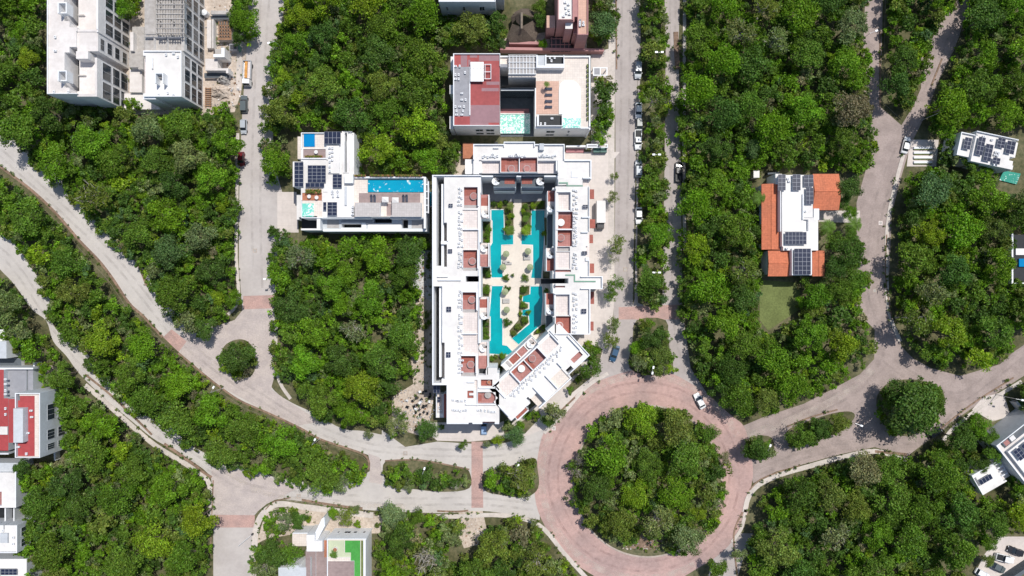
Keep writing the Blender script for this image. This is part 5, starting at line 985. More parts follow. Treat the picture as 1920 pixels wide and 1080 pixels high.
# hand-placed trees that stand out in the photo: u, v, radius, colour, kind, label
HAND = [
 (447, 670, 33, 'dark green', 'full', 'round dark tree on the small island of the left junction'),
 (432, 690, 12, 'yellow green', 'full', 'small bright yellow green bush on the left junction island'),
 (1705, 764, 52, 'dark green', 'full', 'huge dark green tree on the round island at right'),
 (1742, 748, 28, 'mid green', 'full', 'mid green tree on the right flank of the huge round island tree'),
 (1680, 735, 26, 'dark green', 'full', 'dark tree on the upper left of the round island at right'),
 (1700, 800, 24, 'blue green', 'full', 'bluish tree on the lower edge of the round island at right'),
 (1420, 840, 26, 'dark green', 'full', 'single round tree on the tiny island right of the roundabout'),
 (1500, 815, 24, 'mid green', 'full', 'leftmost tree on the slanted elongated median at right'),
 (1540, 802, 24, 'dark green', 'full', 'middle tree on the slanted elongated median at right'),
 (1575, 790, 22, 'olive green', 'full', 'rightmost tree on the slanted elongated median at right'),
 (1222, 630, 28, 'dark green', 'full', 'dark tree at the top of the median above the roundabout'),
 (1196, 652, 17, 'bright green', 'full', 'bright rounded tree on the left of the median above the roundabout'),
 (1240, 660, 24, 'olive green', 'full', 'olive tree on the right of the median above the roundabout'),
 (1198, 682, 21, 'grey green', 'loose', 'greyish airy tree at the lower left tip of the median above the roundabout'),
 (1240, 688, 22, 'olive green', 'loose', 'airy tree at the lower right tip of the median above the roundabout'),
 (1152, 458, 23, 'olive green', 'loose', 'airy street tree below the white box truck'),
 (1150, 482, 18, 'grey green', 'bare', 'half bare greyish street tree under the airy one below the truck'),
 (1152, 528, 22, 'mid green', 'loose', 'street tree on the forecourt above the pink crosswalk'),
 (1148, 556, 17, 'mid green', 'loose', 'smaller street tree just above the pink crosswalk'),
 (1147, 612, 21, 'grey green', 'loose', 'grey green street tree left of the pale slip road'),
 (1143, 642, 20, 'olive green', 'loose', 'olive street tree just above the blue car'),
 (1108, 690, 24, 'mid green', 'loose', 'street tree at the east corner of the angled hotel wing'),
 (1042, 775, 27, 'grey green', 'loose', 'greyish street tree at the roundabout edge below the angled hotel wing'),
 (1030, 785, 17, 'dark green', 'full', 'dark street tree beside the grey one below the angled wing'),
 (967, 818, 20, 'blue green', 'full', 'bluish round tree south of the hotel between yellow tree and roundabout'),
 (934, 826, 12, 'yellow green', 'full', 'small yellowish round tree south of the hotel'),
 (912, 832, 10, 'grey green', 'loose', 'tiny greyish tree just right of the pink crossing'),
 (871, 833, 14, 'mid green', 'loose', 'small airy tree just left of the pink crossing'),
 (802, 806, 22, 'dark green', 'full', 'dark tree at the south west foot of the hotel'),
 (828, 800, 7, 'mid green', 'full', 'tiny shrub between the dark tree and the hotel wall'),
 (744, 800, 25, 'grey green', 'loose', 'grey green tree below the scattered chairs'),
 (752, 775, 16, 'mid green', 'loose', 'mid green tree just below the scattered chairs'),
 (690, 815, 12, 'grey green', 'loose', 'small grey tree hanging over the curved road'),
 (1152, 370, 15, 'grey green', 'loose', 'thin young tree right of the truck roof'),
 (1152, 330, 10, 'olive green', 'loose', 'thin small tree on the kerb above the truck'),
 (355, 610, 30, 'grey green', 'loose', 'pale olive tree overhanging the left junction'),
 (385, 612, 26, 'dark green', 'full', 'dark tree at the tip of the woodland by the left junction'),
 (436, 560, 20, 'bright green', 'full', 'bright green tree at the woodland corner left of the junction crosswalk'),
 (410, 555, 18, 'yellow green', 'full', 'yellow green tree at the lower right corner of the upper left woodland'),
 (417, 388, 17, 'yellow green', 'full', 'pale yellow green tree near the left street in the upper left woodland'),
 (219, 393, 12, 'yellow green', 'full', 'lone lime coloured crown in the upper left woodland'),
 (275, 388, 8, 'golden', 'loose', 'small golden crown in the upper left woodland'),
 (265, 360, 16, 'yellow green', 'full', 'yellow green crown just above the small golden one'),
 (52, 110, 22, 'yellow green', 'full', 'yellow green tree left of the tall unfinished block'),
 (35, 60, 20, 'bright green', 'full', 'bright tree left of the top of the tall unfinished block'),
 (530, 150, 20, 'yellow green', 'full', 'bright yellow green tree right of the tanker lorry'),
 (230, 15, 22, 'bright green', 'full', 'bright tree in the gap between the two unfinished blocks'),
 (463, 40, 26, 'bright green', 'full', 'bright green tree overhanging the building yard'),
 (450, 72, 16, 'dark green', 'full', 'dark tree just above the grey skip'),
 (443, 30, 18, 'mid green', 'full', 'mid green tree at the upper right of the building yard'),
 (1330, 810, 20, 'mid green', 'full', 'mid green tree at the upper right rim of the roundabout island'),
 (1088, 862, 16, 'brownish', 'bare', 'brownish bare tree leaning over the left rim of the roundabout'),
 (1082, 885, 14, 'brownish', 'bare', 'smaller brownish bare tree at the left rim of the roundabout'),
 (1318, 895, 9, 'golden', 'loose', 'little golden crown on the right of the roundabout island'),
 (1355, 858, 15, 'brownish', 'loose', 'brown tinged tree at the right rim of the roundabout island'),
 (1310, 960, 18, 'yellow green', 'full', 'yellow green tree at the lower right of the roundabout island'),
 (620, 540, 30, 'bright green', 'full', 'large vivid green tree in the woodland left of the hotel'),
 (655, 515, 28, 'bright green', 'full', 'vivid green tree left of the white gravel strip'),
 (640, 570, 26, 'bright green', 'full', 'vivid green crown below the largest vivid tree left of the hotel'),
 (1530, 555, 26, 'bright green', 'full', 'bright round tree below the orange house'),
 (1590, 470, 30, 'dark green', 'full', 'large dark tree right of the orange house roof'),
 (1600, 520, 26, 'mid green', 'full', 'mid green tree beside the right road below the orange house'),
 (1592, 355, 24, 'dark green', 'full', 'dark round tree touching the right gable of the orange house'),
 (1410, 280, 22, 'blue green', 'full', 'bluish tree just above the orange house'),
 (562, 975, 19, 'dark green', 'full', 'dark round tree above the bottom villa'),
 (535, 975, 20, 'grey green', 'loose', 'grey green tree left of the dark one above the bottom villa'),
 (578, 972, 8, 'yellow green', 'full', 'tiny lime bush above the bottom villa'),
 (625, 962, 13, 'bright green', 'full', 'bright tree overhanging the wall of the bottom villa'),
 (645, 968, 22, 'olive green', 'loose', 'olive tree on the front garden of the bottom villa'),
 (666, 955, 11, 'grey green', 'full', 'small grey crown at the kerb above the bottom villa'),
 (672, 982, 9, 'yellow green', 'full', 'lime bush at the upper right of the bottom villa'),
 (510, 1040, 30, 'dark green', 'full', 'large dark tree left of the bottom villa'),
 (545, 1040, 22, 'mid green', 'full', 'mid green tree touching the left side of the bottom villa'),
 (495, 1065, 24, 'grey green', 'loose', 'grey green tree at the bottom edge beside the south street'),
 (735, 965, 28, 'grey green', 'full', 'broad grey green tree at the top left of the bottom grove'),
 (785, 970, 18, 'mid green', 'full', 'mid green tree in the upper part of the bottom grove'),
 (808, 968, 12, 'yellow green', 'full', 'yellow green crown at the kerb of the bottom grove'),
 (645, 905, 22, 'grey green', 'loose', 'pale airy tree hanging over the lower curved road'),
 (765, 912, 10, 'grey green', 'loose', 'pale airy bush at the lower side of the left oval median'),
 (855, 908, 14, 'grey green', 'bare', 'half bare pale bush at the lower right of the left oval median'),
 (1345, 1062, 22, 'mid green', 'full', 'tree at the bottom edge below the roundabout'),
 (1388, 1040, 20, 'grey green', 'loose', 'grey green tree by the kerb at the lower right of the roundabout'),
 (1566, 455, 24, 'mid green', 'full', 'mid green tree touching the lower right wall of the orange house'),
 (1562, 500, 25, 'dark green', 'full', 'dark tree over the lower right roof corner of the orange house'),
 (1572, 540, 25, 'mid green', 'full', 'mid green tree below right of the orange house'),
 (1424, 435, 17, 'dark green', 'full', 'dark tree overlapping the left orange roof'),
 (1430, 455, 14, 'olive green', 'loose', 'olive tree over the lower part of the left orange roof'),
 (1822, 308, 20, 'mid green', 'full', 'mid green tree overlapping the white house with six panels'),
 (1845, 322, 18, 'bright green', 'full', 'bright tree at the foot of the white house with six panels'),
 (1865, 850, 20, 'mid green', 'full', 'mid green tree against the grey house wall at lower right'),
 (1840, 870, 18, 'dark green', 'full', 'dark tree above the small white roof at lower right'),
 (1905, 905, 18, 'bright green', 'full', 'bright tree below the grey house at the lower right edge'),
 (1592, 398, 15, 'bright green', 'full', 'bright tree over the drive right of the orange house'),
 (1548, 430, 14, 'mid green', 'full', 'small mid green tree just below the drive of the orange house'),
 (1590, 440, 20, 'mid green', 'full', 'mid green tree right of the palm at the orange house wall'),
 (1580, 375, 15, 'dark green', 'full', 'dark tree above the drive of the orange house'),
 (1836, 798, 22, 'bright green', 'full', 'bright tree just below the pale forecourt at the right edge'),
 (1858, 820, 19, 'mid green', 'full', 'mid green tree at the upper corner of the grey house at lower right'),
 (1893, 900, 14, 'dark green', 'full', 'dark tree between the small white roof and the grey house'),
 (1855, 1020, 16, 'mid green', 'full', 'mid green tree over the top of the small car park'),
 (1850, 1050, 14, 'olive green', 'full', 'olive tree over the left end of the dark grey parked car'),
 (45, 880, 22, 'dark green', 'full', 'dark tree between the red roofed house and the white villa'),
 (90, 765, 16, 'grey green', 'loose', 'greyish tree over the upper right wall of the red roofed house'),
 (990, 75, 0, 'dark green', 'full', ''),
 (1018, 82, 10, 'bright green', 'full', 'small bright tree between the palapa and the dark pergola'),
 (940, 82, 12, 'blue green', 'full', 'bluish bush left of the palapa'),
 (1012, 40, 16, 'dark green', 'full', 'dark tree between palapa and rose building'),
 (1015, 15, 18, 'mid green', 'full', 'mid green tree above the palapa on its right'),
 (1722, 118, 0, 'dark green', 'full', ''),
]
for (u, v, r, c_, k_, lab) in HAND:
    if r <= 0: continue
    add_tree(u, v, r, c_, 'the surroundings', k_, lab=lab, group='single trees'); placed.append((u, v, r, True))
NT = 300 - len(TREES)
cands = []
def pick_colour(u, v, wt):
    w_ = dict(WT[wt])
    n = math.sin(u * .021 + 1.3) * math.cos(v * .027 + .6) + .6 * math.sin(u * .047 - v * .031)
    if n > .35: w_['bright'] *= 3; w_['yellow'] *= 1.8; w_['dark'] *= .4
    elif n < -.45: w_['dark'] *= 2.2; w_['grey'] *= 1.4; w_['bright'] *= .4; w_['yellow'] *= .4
    ks = list(w_); return CN[random.choices(ks, [w_[k] for k in ks])[0]]
areas = []
for z in ZONES:
    P = z[1]; A = abs(sum(P[i][0] * P[(i + 1) % len(P)][1] - P[(i + 1) % len(P)][0] * P[i][1] for i in range(len(P)))) / 2; areas.append(A)
bases = {}
for pas, (rlo, rhi, sp, tries) in enumerate(((31, 37, .84, 3000), (25, 31, .82, 5000), (19, 25, .80, 8000))):
    for z, A in zip(ZONES, areas):
        name, P, phrase, wt = z; xs = [p[0] for p in P]; ys = [p[1] for p in P]
        if name in ('zM', 'zN', 'zO', 'zQ', 'zR', 'zT', 'zS', 'zG') and pas == 0: continue
        for _ in range(int(tries * A / sum(areas))):
            u = random.uniform(min(xs), max(xs)); v = random.uniform(min(ys), max(ys)); r = random.uniform(rlo, rhi)
            if not (-14 < u < 1934 and -14 < v < 1094) or not inpoly(u, v, P) or edgedist(u, v, P) < r * .74 or blocked(u, v, r * 1.05): continue
            if any(abs(u - a) < 80 and abs(v - b_) < 80 and math.hypot(u - a, v - b_) < sp * (r + c) for a, b_, c, h_ in placed): continue
            placed.append((u, v, r, False)); cands.append((r, u, v, phrase, wt))
cands.sort(key=lambda c: -c[0])
print('tree candidates', len(cands), 'hand', len(TREES))
chosen = cands[:NT]; rest_ = cands[NT:]
for r, u, v, phrase, wt in chosen: add_tree(u, v, r, pick_colour(u, v, wt), phrase)
# labels that single each tree out
def build_labels():
    zone_poly = {z[2]: z[1] for z in ZONES}; groups = {}
    for t in TREES:
        if t['lab']: t['o']['label'] = t['lab']; continue
        P = zone_poly[t['where']]; xs = [max(0, min(1920, p[0])) for p in P]; ys = [max(0, min(1080, p[1])) for p in P]
        fx = (t['u'] - min(xs)) / (max(xs) - min(xs) + 1); fy = (t['v'] - min(ys)) / (max(ys) - min(ys) + 1)
        col_ = 'left' if fx < .34 else ('right' if fx > .66 else 'middle'); row = 'upper' if fy < .34 else ('lower' if fy > .66 else 'central')
        pos = {('upper', 'middle'): 'top middle', ('central', 'middle'): 'centre', ('lower', 'middle'): 'bottom middle'}.get((row, col_), f'{row} {col_}' if row != 'central' else f'{col_} side')
        adj = {'full': 'dense', 'loose': 'airy', 'bare': 'half bare'}[t['kind']]
        groups.setdefault((t['colour'], adj, pos, t['where']), []).append(t)
    ordn = ['first', 'second', 'third', 'fourth', 'fifth', 'sixth', 'seventh', 'eighth', 'ninth', 'tenth', 'eleventh', 'twelfth']
    for (c, adj, pos, wh), L_ in groups.items():
        L_.sort(key=lambda t: t['u'])
        for i, t in enumerate(L_):
            base = f"{adj} {c} tree, {wh}, {pos}"
            if len(L_) == 2: base += (', left one of two' if i == 0 else ', right one of two')
            elif len(L_) > 2: base += ', leftmost one' if i == 0 else ', rightmost one' if i == len(L_) - 1 else f', {ordn[min(i, 11)]} from left'
            t['o']['label'] = base
build_labels()
# smaller crowns and undergrowth nobody could count: one object
BV = [crown_data(260, 6, False, .105) for _ in range(10)]; BB = [crown_data(1000, 10, False, .075) for _ in range(5)]
VV, CC, TT = [], [], []
def bush(u, v, r, colour, h, lib=BV):
    V, c, _ = lib[rng.integers(0, len(lib))]; rm = r * S; p = W(u, v, h); a = rng.uniform(0, 6.28); ca, sa = math.cos(a), math.sin(a)
    X = np.empty_like(V); X[:, 0] = (V[:, 0] * ca - V[:, 1] * sa) * rm + p.x; X[:, 1] = (V[:, 0] * sa + V[:, 1] * ca) * rm + p.y; X[:, 2] = np.maximum(V[:, 2] * rm + h, .03)
    cc = np.array(COLS[colour]) * rng.uniform(.85, 1.15); VV.append(X); CC.append(c); TT.append(np.repeat(cc[None, :], len(V), 0))
for r, u, v, phrase, wt in rest_: bush(u, v, r, pick_colour(u, v, wt), random.uniform(3.5, 5.5), BB)
def ell(cx, cy, a, b_, t=0):
    return [(cx + a * math.cos(k * .42) * math.cos(t) - b_ * math.sin(k * .42) * math.sin(t), cy + a * math.cos(k * .42) * math.sin(t) + b_ * math.sin(k * .42) * math.cos(t)) for k in range(15)]
EXTRA = [('x', ell(446, 673, 34, 36), 'x', 'm'), ('x', ell(1421, 840, 28, 24), 'x', 'm'), ('x', ell(1538, 804, 68, 22, -.42), 'x', 'm'), ('x', ell(1706, 764, 66, 56), 'x', 'd'),
         ('x', [(1192, 598), (1250, 600), (1256, 640), (1268, 692), (1225, 708), (1176, 692), (1184, 640)], 'x', 'm'), ('x', [(800, 480), (812, 480), (812, 515), (800, 515)], 'x', 'm'),
         ('x', [(945, 780), (965, 800), (1012, 768), (1020, 778), (985, 815), (945, 815)], 'x', 'b'), ('x', [(1092, 638), (1132, 655), (1120, 702), (1072, 740), (1060, 728), (1104, 680)], 'x', 'b')]
for z, A in zip(ZONES + EXTRA, areas + [1] * len(EXTRA)):
    name, P, phrase, wt = z; xs = [p[0] for p in P]; ys = [p[1] for p in P]; n = int((max(xs) - min(xs)) * (max(ys) - min(ys)) / 105)
    for _ in range(n):
        u = random.uniform(min(xs), max(xs)); v = random.uniform(min(ys), max(ys)); r = random.uniform(8, 19)
        if not (-60 < u < 1980 and -60 < v < 1140) or not inpoly(u, v, P): continue
        ed = edgedist(u, v, P)
        if ed < r * .3 or blocked(u, v, r): continue
        if any(abs(u - a) < 40 and abs(v - b_) < 40 and math.hypot(u - a, v - b_) < .62 * c for a, b_, c, h_ in placed): continue
        bush(u, v, r, pick_colour(u, v, wt), random.uniform(1.2, 5.0) if ed > 15 else random.uniform(.8, 2.6))
for (n_, p_, w_) in pv + [('kerb', a, b_) for a, b_ in kb]:
    pp_ = spline(p_, 4)
    for (x0, y0), (x1, y1) in zip(pp_, pp_[1:]):
        L2 = math.hypot(x1 - x0, y1 - y0)
        for k in range(int(L2 / 5)):
            if random.random() < .42 and not (1140 < x0 < 1150):
                t = random.random(); o_ = random.choice((-1, 1)) * (w_ / 2 + random.uniform(0, 2.5)); u, v = x0 + (x1 - x0) * t - (y1 - y0) / L2 * o_, y0 + (y1 - y0) * t + (x1 - x0) / L2 * o_
                bush(u, v, random.uniform(1.5, 5), random.choice(('olive green', 'mid green', 'grey green', 'dark green')), random.uniform(.1, .5))
for (x0, y0, x1, y1, n_) in ((768, 560, 812, 720, 60), (740, 720, 815, 810, 26), (395, 20, 450, 205, 26), (225, 60, 268, 200, 16), (1165, 1005, 1250, 1036, 24), (862, 960, 905, 1022, 12), (480, 960, 600, 1010, 30), (786, 470, 812, 560, 12)):
    for k in range(n_): bush(random.uniform(x0, x1), random.uniform(y0, y1), random.uniform(1.5, 5.5), random.choice(('olive green', 'grey green', 'brownish', 'mid green')), random.uniform(.1, .5))
me = mesh_from_quads('undergrowth', np.concatenate(VV), np.concatenate(CC), 'leaf_stuff', np.concatenate(TT)); o = bpy.data.objects.new('undergrowth', me); COL.objects.link(o)
tag(o, 'mixed green undergrowth and small crowns filling the woodlands', 'undergrowth', kind='stuff')

# ---------------------------------------------------------------- planting in the hotel courtyard and forecourts
def palm(u, v, r, lab, group='palms in the hotel courtyard', h=4.0, colour='mid green', n=13):
    p = W(u, v, h); e = empty('palm_tree', (p.x, p.y, 0), lab, 'palm', group); rm = r * S
    b = MB(); b.tube((0, 0, 0), (.05, .03, h), .14, .10, 'bark', 8); b.build('trunk', e, off=(0, 0, 0))
    Vq, Vr = [], []
    for k in range(n):
        a = 2 * math.pi * k / n + random.uniform(-.15, .15); L_ = rm * random.uniform(.85, 1.1); d = np.array((math.cos(a), math.sin(a), 0)); s_ = np.array((-math.sin(a), math.cos(a), 0)); up = random.uniform(.15, .5)
        N_ = 12
        for i in range(N_):
            t = (i + .5) / N_; c = d * L_ * t + np.array((0, 0, h + up * rm * math.sin(t * 2.4) - .5 * rm * t * t)); wl = .34 * rm * math.sin(math.pi * min(1, t * .85 + .12))
            for sg in (1, -1):
                tip = c + s_ * sg * wl + d * .10 * rm - np.array((0, 0, .25 * wl)); q = d * L_ / N_ * .42
                Vq += [c - q, c + q, tip + q * .4, tip - q * .2]; Vr += [random.uniform(.7, 1.2)] * 4
    me = mesh_from_quads('crown', np.array(Vq), np.array(Vr), 'leaf'); o = bpy.data.objects.new('crown', me); COL.objects.link(o); o.parent = e
    c = COLS[colour]; o.color = (*c, 1)
BUSHME = None
def shrub(u, v, r, colour, lab, group, h=.9):
    k = ('full', random.randrange(9)); me = KINDS[k][0]; rm = r * S; p = W(u, v, h)
    r *= 1.14
    e = bpy.data.objects.new('shrub', None); COL.objects.link(e); e.location = (p.x, p.y, 0); tag(e, lab, 'shrub', group)
    b = MB()
    for q in range(4):
        a = q * 1.57 + random.random(); b.tube((0, 0, 0), (.4 * rm * math.cos(a), .4 * rm * math.sin(a), h + .2 * rm), .04, .02, 'bark', 5)
    b.build('stem', e, off=(0, 0, 0))
    c = bpy.data.objects.new('foliage', me); COL.objects.link(c); c.parent = e; c.location = (0, 0, h); c.scale = (rm, rm, rm * .9); c.rotation_euler = (0, 0, random.uniform(0, 6)); f = random.uniform(.9, 1.1)
    c.color = (*[x * f for x in COLS[colour]], 1)
GC = 'planting beds of the hotel courtyard'
for (nm, pts) in (('bed', [(920, 378), (962, 378), (963, 440), (947, 440), (945, 392), (920, 392)]), ('bed', [(978, 380), (1022, 376), (1022, 393), (996, 393), (995, 440), (977, 440)]), ('bed', [(904, 410), (920, 413), (919, 455), (905, 455)]), ('bed', [(904, 500), (919, 500), (920, 522), (904, 522)]),
                  ('bed', [(903, 531), (919, 535), (917, 556), (903, 556)]), ('bed', [(902, 598), (918, 598), (917, 640), (902, 640)]), ('bed', [(974, 538), (993, 536), (992, 552), (979, 556), (979, 566), (990, 570), (990, 578), (978, 582), (978, 592), (990, 594), (990, 606), (960, 634), (955, 620), (972, 600)]),
                  ('bed', [(916, 668), (953, 668), (945, 690), (925, 704), (914, 700)]), ('bed', [(1001, 622), (1018, 608), (1026, 612), (1024, 622), (1000, 628)]), ('bed', [(1020, 408), (1034, 408), (1034, 460), (1022, 460)]), ('bed', [(1094, 640), (1130, 655), (1118, 700), (1070, 738), (1062, 728), (1104, 680)]),
                  ('bed', [(945, 786), (962, 800), (1010, 770), (1015, 780), (985, 812), (945, 812)]), ('bed', [(1018, 508), (1030, 508), (1030, 522), (1018, 522)])):
    o = sheet('planting_bed', pts, .3, 'soil', 0, 'white')
BED = [(926, 383, 7, 'dark green', 'corner bush at the north west end of the west pool'), (938, 384, 7, 'yellow green', 'lime hedge block north of the west pool'), (948, 380, 6, 'dark green', 'dark bush right of the lime hedge'),
 (952, 393, 7, 'olive green', 'olive bush in the west strip beside the path, topmost'), (955, 405, 7, 'yellow green', 'lime bush in the west strip beside the path'), (954, 418, 6, 'mid green', 'green bush in the middle of the west strip'),
 (985, 388, 7, 'mid green', 'green bush at the top of the east strip beside the path'), (1000, 386, 7, 'yellow green', 'lime bush north of the east pool'), (1013, 383, 8, 'mid green', 'green bush at the north east end of the pools'), (985, 402, 6, 'dark green', 'dark bush in the upper east strip'), (986, 418, 5, 'brownish', 'brown dry bush in the middle of the east strip'),
 (912, 425, 7, 'dark green', 'dark bush in the upper west wall bed'), (913, 440, 8, 'mid green', 'green bush in the upper west wall bed'), (914, 451, 6, 'bright green', 'bright bush at the foot of the upper west wall bed'), (912, 512, 9, 'dark green', 'dark bush in the small bed above the bridge'),
 (911, 543, 10, 'mid green', 'round green bush in the small bed below the bridge'), (910, 606, 8, 'dark green', 'top bush of the lower west wall bed'), (910, 620, 8, 'mid green', 'middle bush of the lower west wall bed'), (910, 632, 8, 'mid green', 'bottom bush of the lower west wall bed'),
 (983, 543, 9, 'dark green', 'large dark bush at the north of the south east bed'), (977, 556, 4, 'yellow green', 'tiny lime bush under the large dark bush'), (982, 571, 8, 'mid green', 'bush on the finger bed of the south east pool'), (976, 588, 5, 'yellow green', 'lime bush between finger bed and lower bed'),
 (983, 600, 9, 'mid green', 'large bush at the bend of the south east bed'), (972, 613, 8, 'olive green', 'olive bush below the bend of the south east bed'), (963, 625, 7, 'olive green', 'lowest olive bush of the south east bed'),
 (950, 521, 8, 'mid green', 'round bush on the bridge deck, left one'), (984, 521, 8, 'mid green', 'round bush on the bridge deck, right one'), (952, 541, 8, 'dark green', 'bush beside the umbrella just below the bridge deck'), (952, 603, 10, 'dark green', 'large bush with a reddish edge on the west deck'),
 (1009, 621, 5, 'yellow green', 'lime bush at the angled pool corner'), (1020, 613, 6, 'mid green', 'green bush at the east end of the angled pool'), (1020, 438, 6, 'yellow green', 'lime bush leaning over the east pool'), (1024, 545, 6, 'mid green', 'bush beside the east pool under the dark recess'),
 (921, 673, 7, 'mid green', 'bush below the south west pool corner'), (942, 666, 7, 'bright green', 'bush at the south end of the L shaped pool'), (932, 692, 10, 'dark green', 'dark bush beside the angled wing corner'), (922, 694, 7, 'bright green', 'bright bush beside the dark bush near the angled wing'),
 (1104, 645, 9, 'yellow green', 'lime bush at the tip of the east forecourt bed'), (1116, 655, 9, 'bright green', 'bright bush right of the lime tip bush'), (1096, 655, 8, 'bright green', 'bright bush below the south end of the east wing'), (1110, 670, 8, 'yellow green', 'yellowish bush above the corner street tree'), (1083, 712, 7, 'yellow green', 'lime bush at the lower end of the angled wing bed'), (1095, 702, 7, 'bright green', 'bright bush left of the corner street tree'),
 (990, 780, 9, 'bright green', 'bright bush south of the angled wing near the red strip'), (975, 795, 9, 'bright green', 'bright bush below the south corner of the angled wing'), (955, 800, 7, 'bright green', 'bright bush right of the parked blue and white car'), (1002, 774, 8, 'mid green', 'green bush beside the grey street tree at the angled wing'),
 (803, 500, 6, 'mid green', 'narrow bush against the hotel west wall on white gravel'), (803, 490, 5, 'mid green', 'upper narrow bush on the white gravel'), (800, 590, 8, 'grey green', 'upper scrub bush on the sand west of the hotel'), (797, 612, 7, 'olive green', 'lower scrub bush on the sand west of the hotel'), (805, 604, 6, 'mid green', 'scrub bush touching the hotel west wall'),
 (948, 429, 7, 'bright green', 'bright bush leaning over the inner corner of the north west pool'), (961, 405, 5, 'bright green', 'bright bush right beside the path in the west strip'), (980, 396, 6, 'yellow green', 'lime bush left in the upper east strip'),
 (992, 402, 6, 'mid green', 'green bush beside the inner edge of the north east pool'), (991, 424, 6, 'bright green', 'bright bush at the inner corner of the north east pool'), (919, 430, 5, 'bright green', 'small bright bush on the outer edge of the north west pool'),
 (917, 516, 5, 'bright green', 'small bright bush above the bridge at the west pool edge'), (962, 516, 4, 'mid green', 'tiny bush on the deck between the two round deck bushes'), (990, 586, 6, 'bright green', 'bright bush over the edge of the south east pool'), (930, 668, 5, 'olive green', 'small olive bush at the foot of the south west pool'),
 (672, 329, 5, 'olive green', 'left bush in the rooftop planter of the long blue pool'), (912, 822, 0, '', '')]
for (u, v, r, c_, lab) in BED:
    if r > 0 and v != 329: shrub(u, v, r, c_, lab, 'shrubs around the hotel')
for (u, v, r, lab, c_) in ((957, 387, 8, 'palm at the north end of the west path strip', 'olive green'), (957, 432, 10, 'palm at the lower end of the west path strip', 'mid green'), (987, 432, 10, 'palm at the lower end of the east path strip', 'yellow green'), (986, 410, 7, 'short palm halfway along the east path strip', 'mid green')):
    palm(u, v, r, lab, h=3.2, colour=c_)
for (u, v, r, lab) in ((1602, 421, 16, 'palm beside the drive of the orange house'), (1553, 425, 15, 'palm touching the white wall of the orange house'), (1424, 372, 14, 'palm left of the orange roof')): palm(u, v, r, lab, 'palms around the orange house', 5.5, 'mid green', 15)
palm(1025, 158, 6, 'small potted palm on the rooftop deck with dark loungers', 'palms on roofs', z4 + 1.6, 'mid green', 11)
palm(626, 1040, 8, 'small palm on the green roof terrace of the bottom villa', 'palms on roofs', z14 + 1.4, 'mid green', 11)
for o in COL.objects:
    pass

# ---------------------------------------------------------------- umbrellas, loungers, chairs
def umbrella(u, v, lab):
    p = W(u, v, 2.7); e = empty('umbrella', (p.x, p.y, .25), lab, 'umbrella', 'green garden umbrellas by the pools', random.uniform(0, .8))
    b = MB(); b.cyl(0, 0, 0, .12, .3, .3, 'concrete', 12); b.cyl(0, 0, .12, 2.75, .03, .03, 'wallwhite', 8); b.build('pole', e, off=(0, 0, 0))
    b = MB(); n = 8; r0 = .92
    for k in range(n):
        a0, a1 = 2 * math.pi * k / n, 2 * math.pi * (k + 1) / n; q0 = (r0 * math.cos(a0), r0 * math.sin(a0), 2.2); q1 = (r0 * math.cos(a1), r0 * math.sin(a1), 2.2)
        b.face([(0, 0, 2.72), q0, q1], 'umbrella'); b.face([q0, (q0[0], q0[1], 2.08), (q1[0], q1[1], 2.08), q1], 'umbrella')
        b.tube((0, 0, 2.70), (q0[0], q0[1], 2.21), .015, .015, 'metal', 4)
    b.build('canopy', e, off=(0, 0, 0))
for u, v, lab in ((949, 476, 'green umbrella beside the grey loungers left of the path'), (990, 471, 'green umbrella over the loungers right of the path'), (943, 501, 'green umbrella overhanging the north west pool'), (994, 501, 'green umbrella at the edge of the north east pool'),
                  (947, 547, 'green umbrella partly under a bush below the bridge'), (950, 581, 'lowest green umbrella beside the south west pool')): umbrella(u, v, lab)
def lounger(u, v, ang, m, lab, z=.25, group='loungers by the courtyard pools'):
    p = W(u, v, z); e = empty('sun_lounger', (p.x, p.y, z), lab, 'lounger', group, R(ang))
    b = MB(); b.box(-.32, -.95, .22, .32, .95, .30, 'frame')
    b.build('frame', e, off=(0, 0, 0))
    for x in (-.28, .28):
        for y in (-.85, .85): q = MB(); q.box(x - .03, y - .03, 0, x + .03, y + .03, .22, 'frame'); q.build('leg', e, off=(0, 0, 0))
    b = MB(); b.box(-.31, -.93, .30, .31, .35, .40, m); b.build('mattress', e, off=(0, 0, 0))
    b = MB(); M = Matrix.Translation((0, .35, .34)) @ Matrix.Rotation(R(32), 4, 'X'); b.box(-.31, 0, -.02, .31, .65, .08, m, M); b.build('backrest', e, off=(0, 0, 0))
for u, v, a, lab in ((949, 491, 90, 'grey lounger below the umbrella left of the path'), (953, 494, 90, 'second grey lounger below the umbrella left of the path'), (988, 481, 90, 'upper grey lounger right of the path'), (988, 485, 90, 'lower grey lounger right of the path'), (949, 562, 90, 'upper grey lounger between the two lower umbrellas'), (949, 566, 90, 'lower grey lounger between the two lower umbrellas')): lounger(u, v, a, 'fabric', lab)
for k, v in enumerate((167, 178.5, 190.5, 201)): lounger(1028.5, v, 90, 'navy', ['topmost', 'second from top', 'third from top', 'lowest'][k] + ' dark lounger on the salmon deck beside the oval pool', z4 - .9, 'dark loungers on the rooftop deck')
for k, (u, v) in enumerate(((697, 372), (703, 372), (757, 372), (763, 372))): lounger(u, v, 0, 'navy', ['leftmost', 'second from left', 'third from left', 'rightmost'][k] + ' dark lounger on the timber deck below the long blue pool', z3 - .4, 'dark loungers on the timber deck')
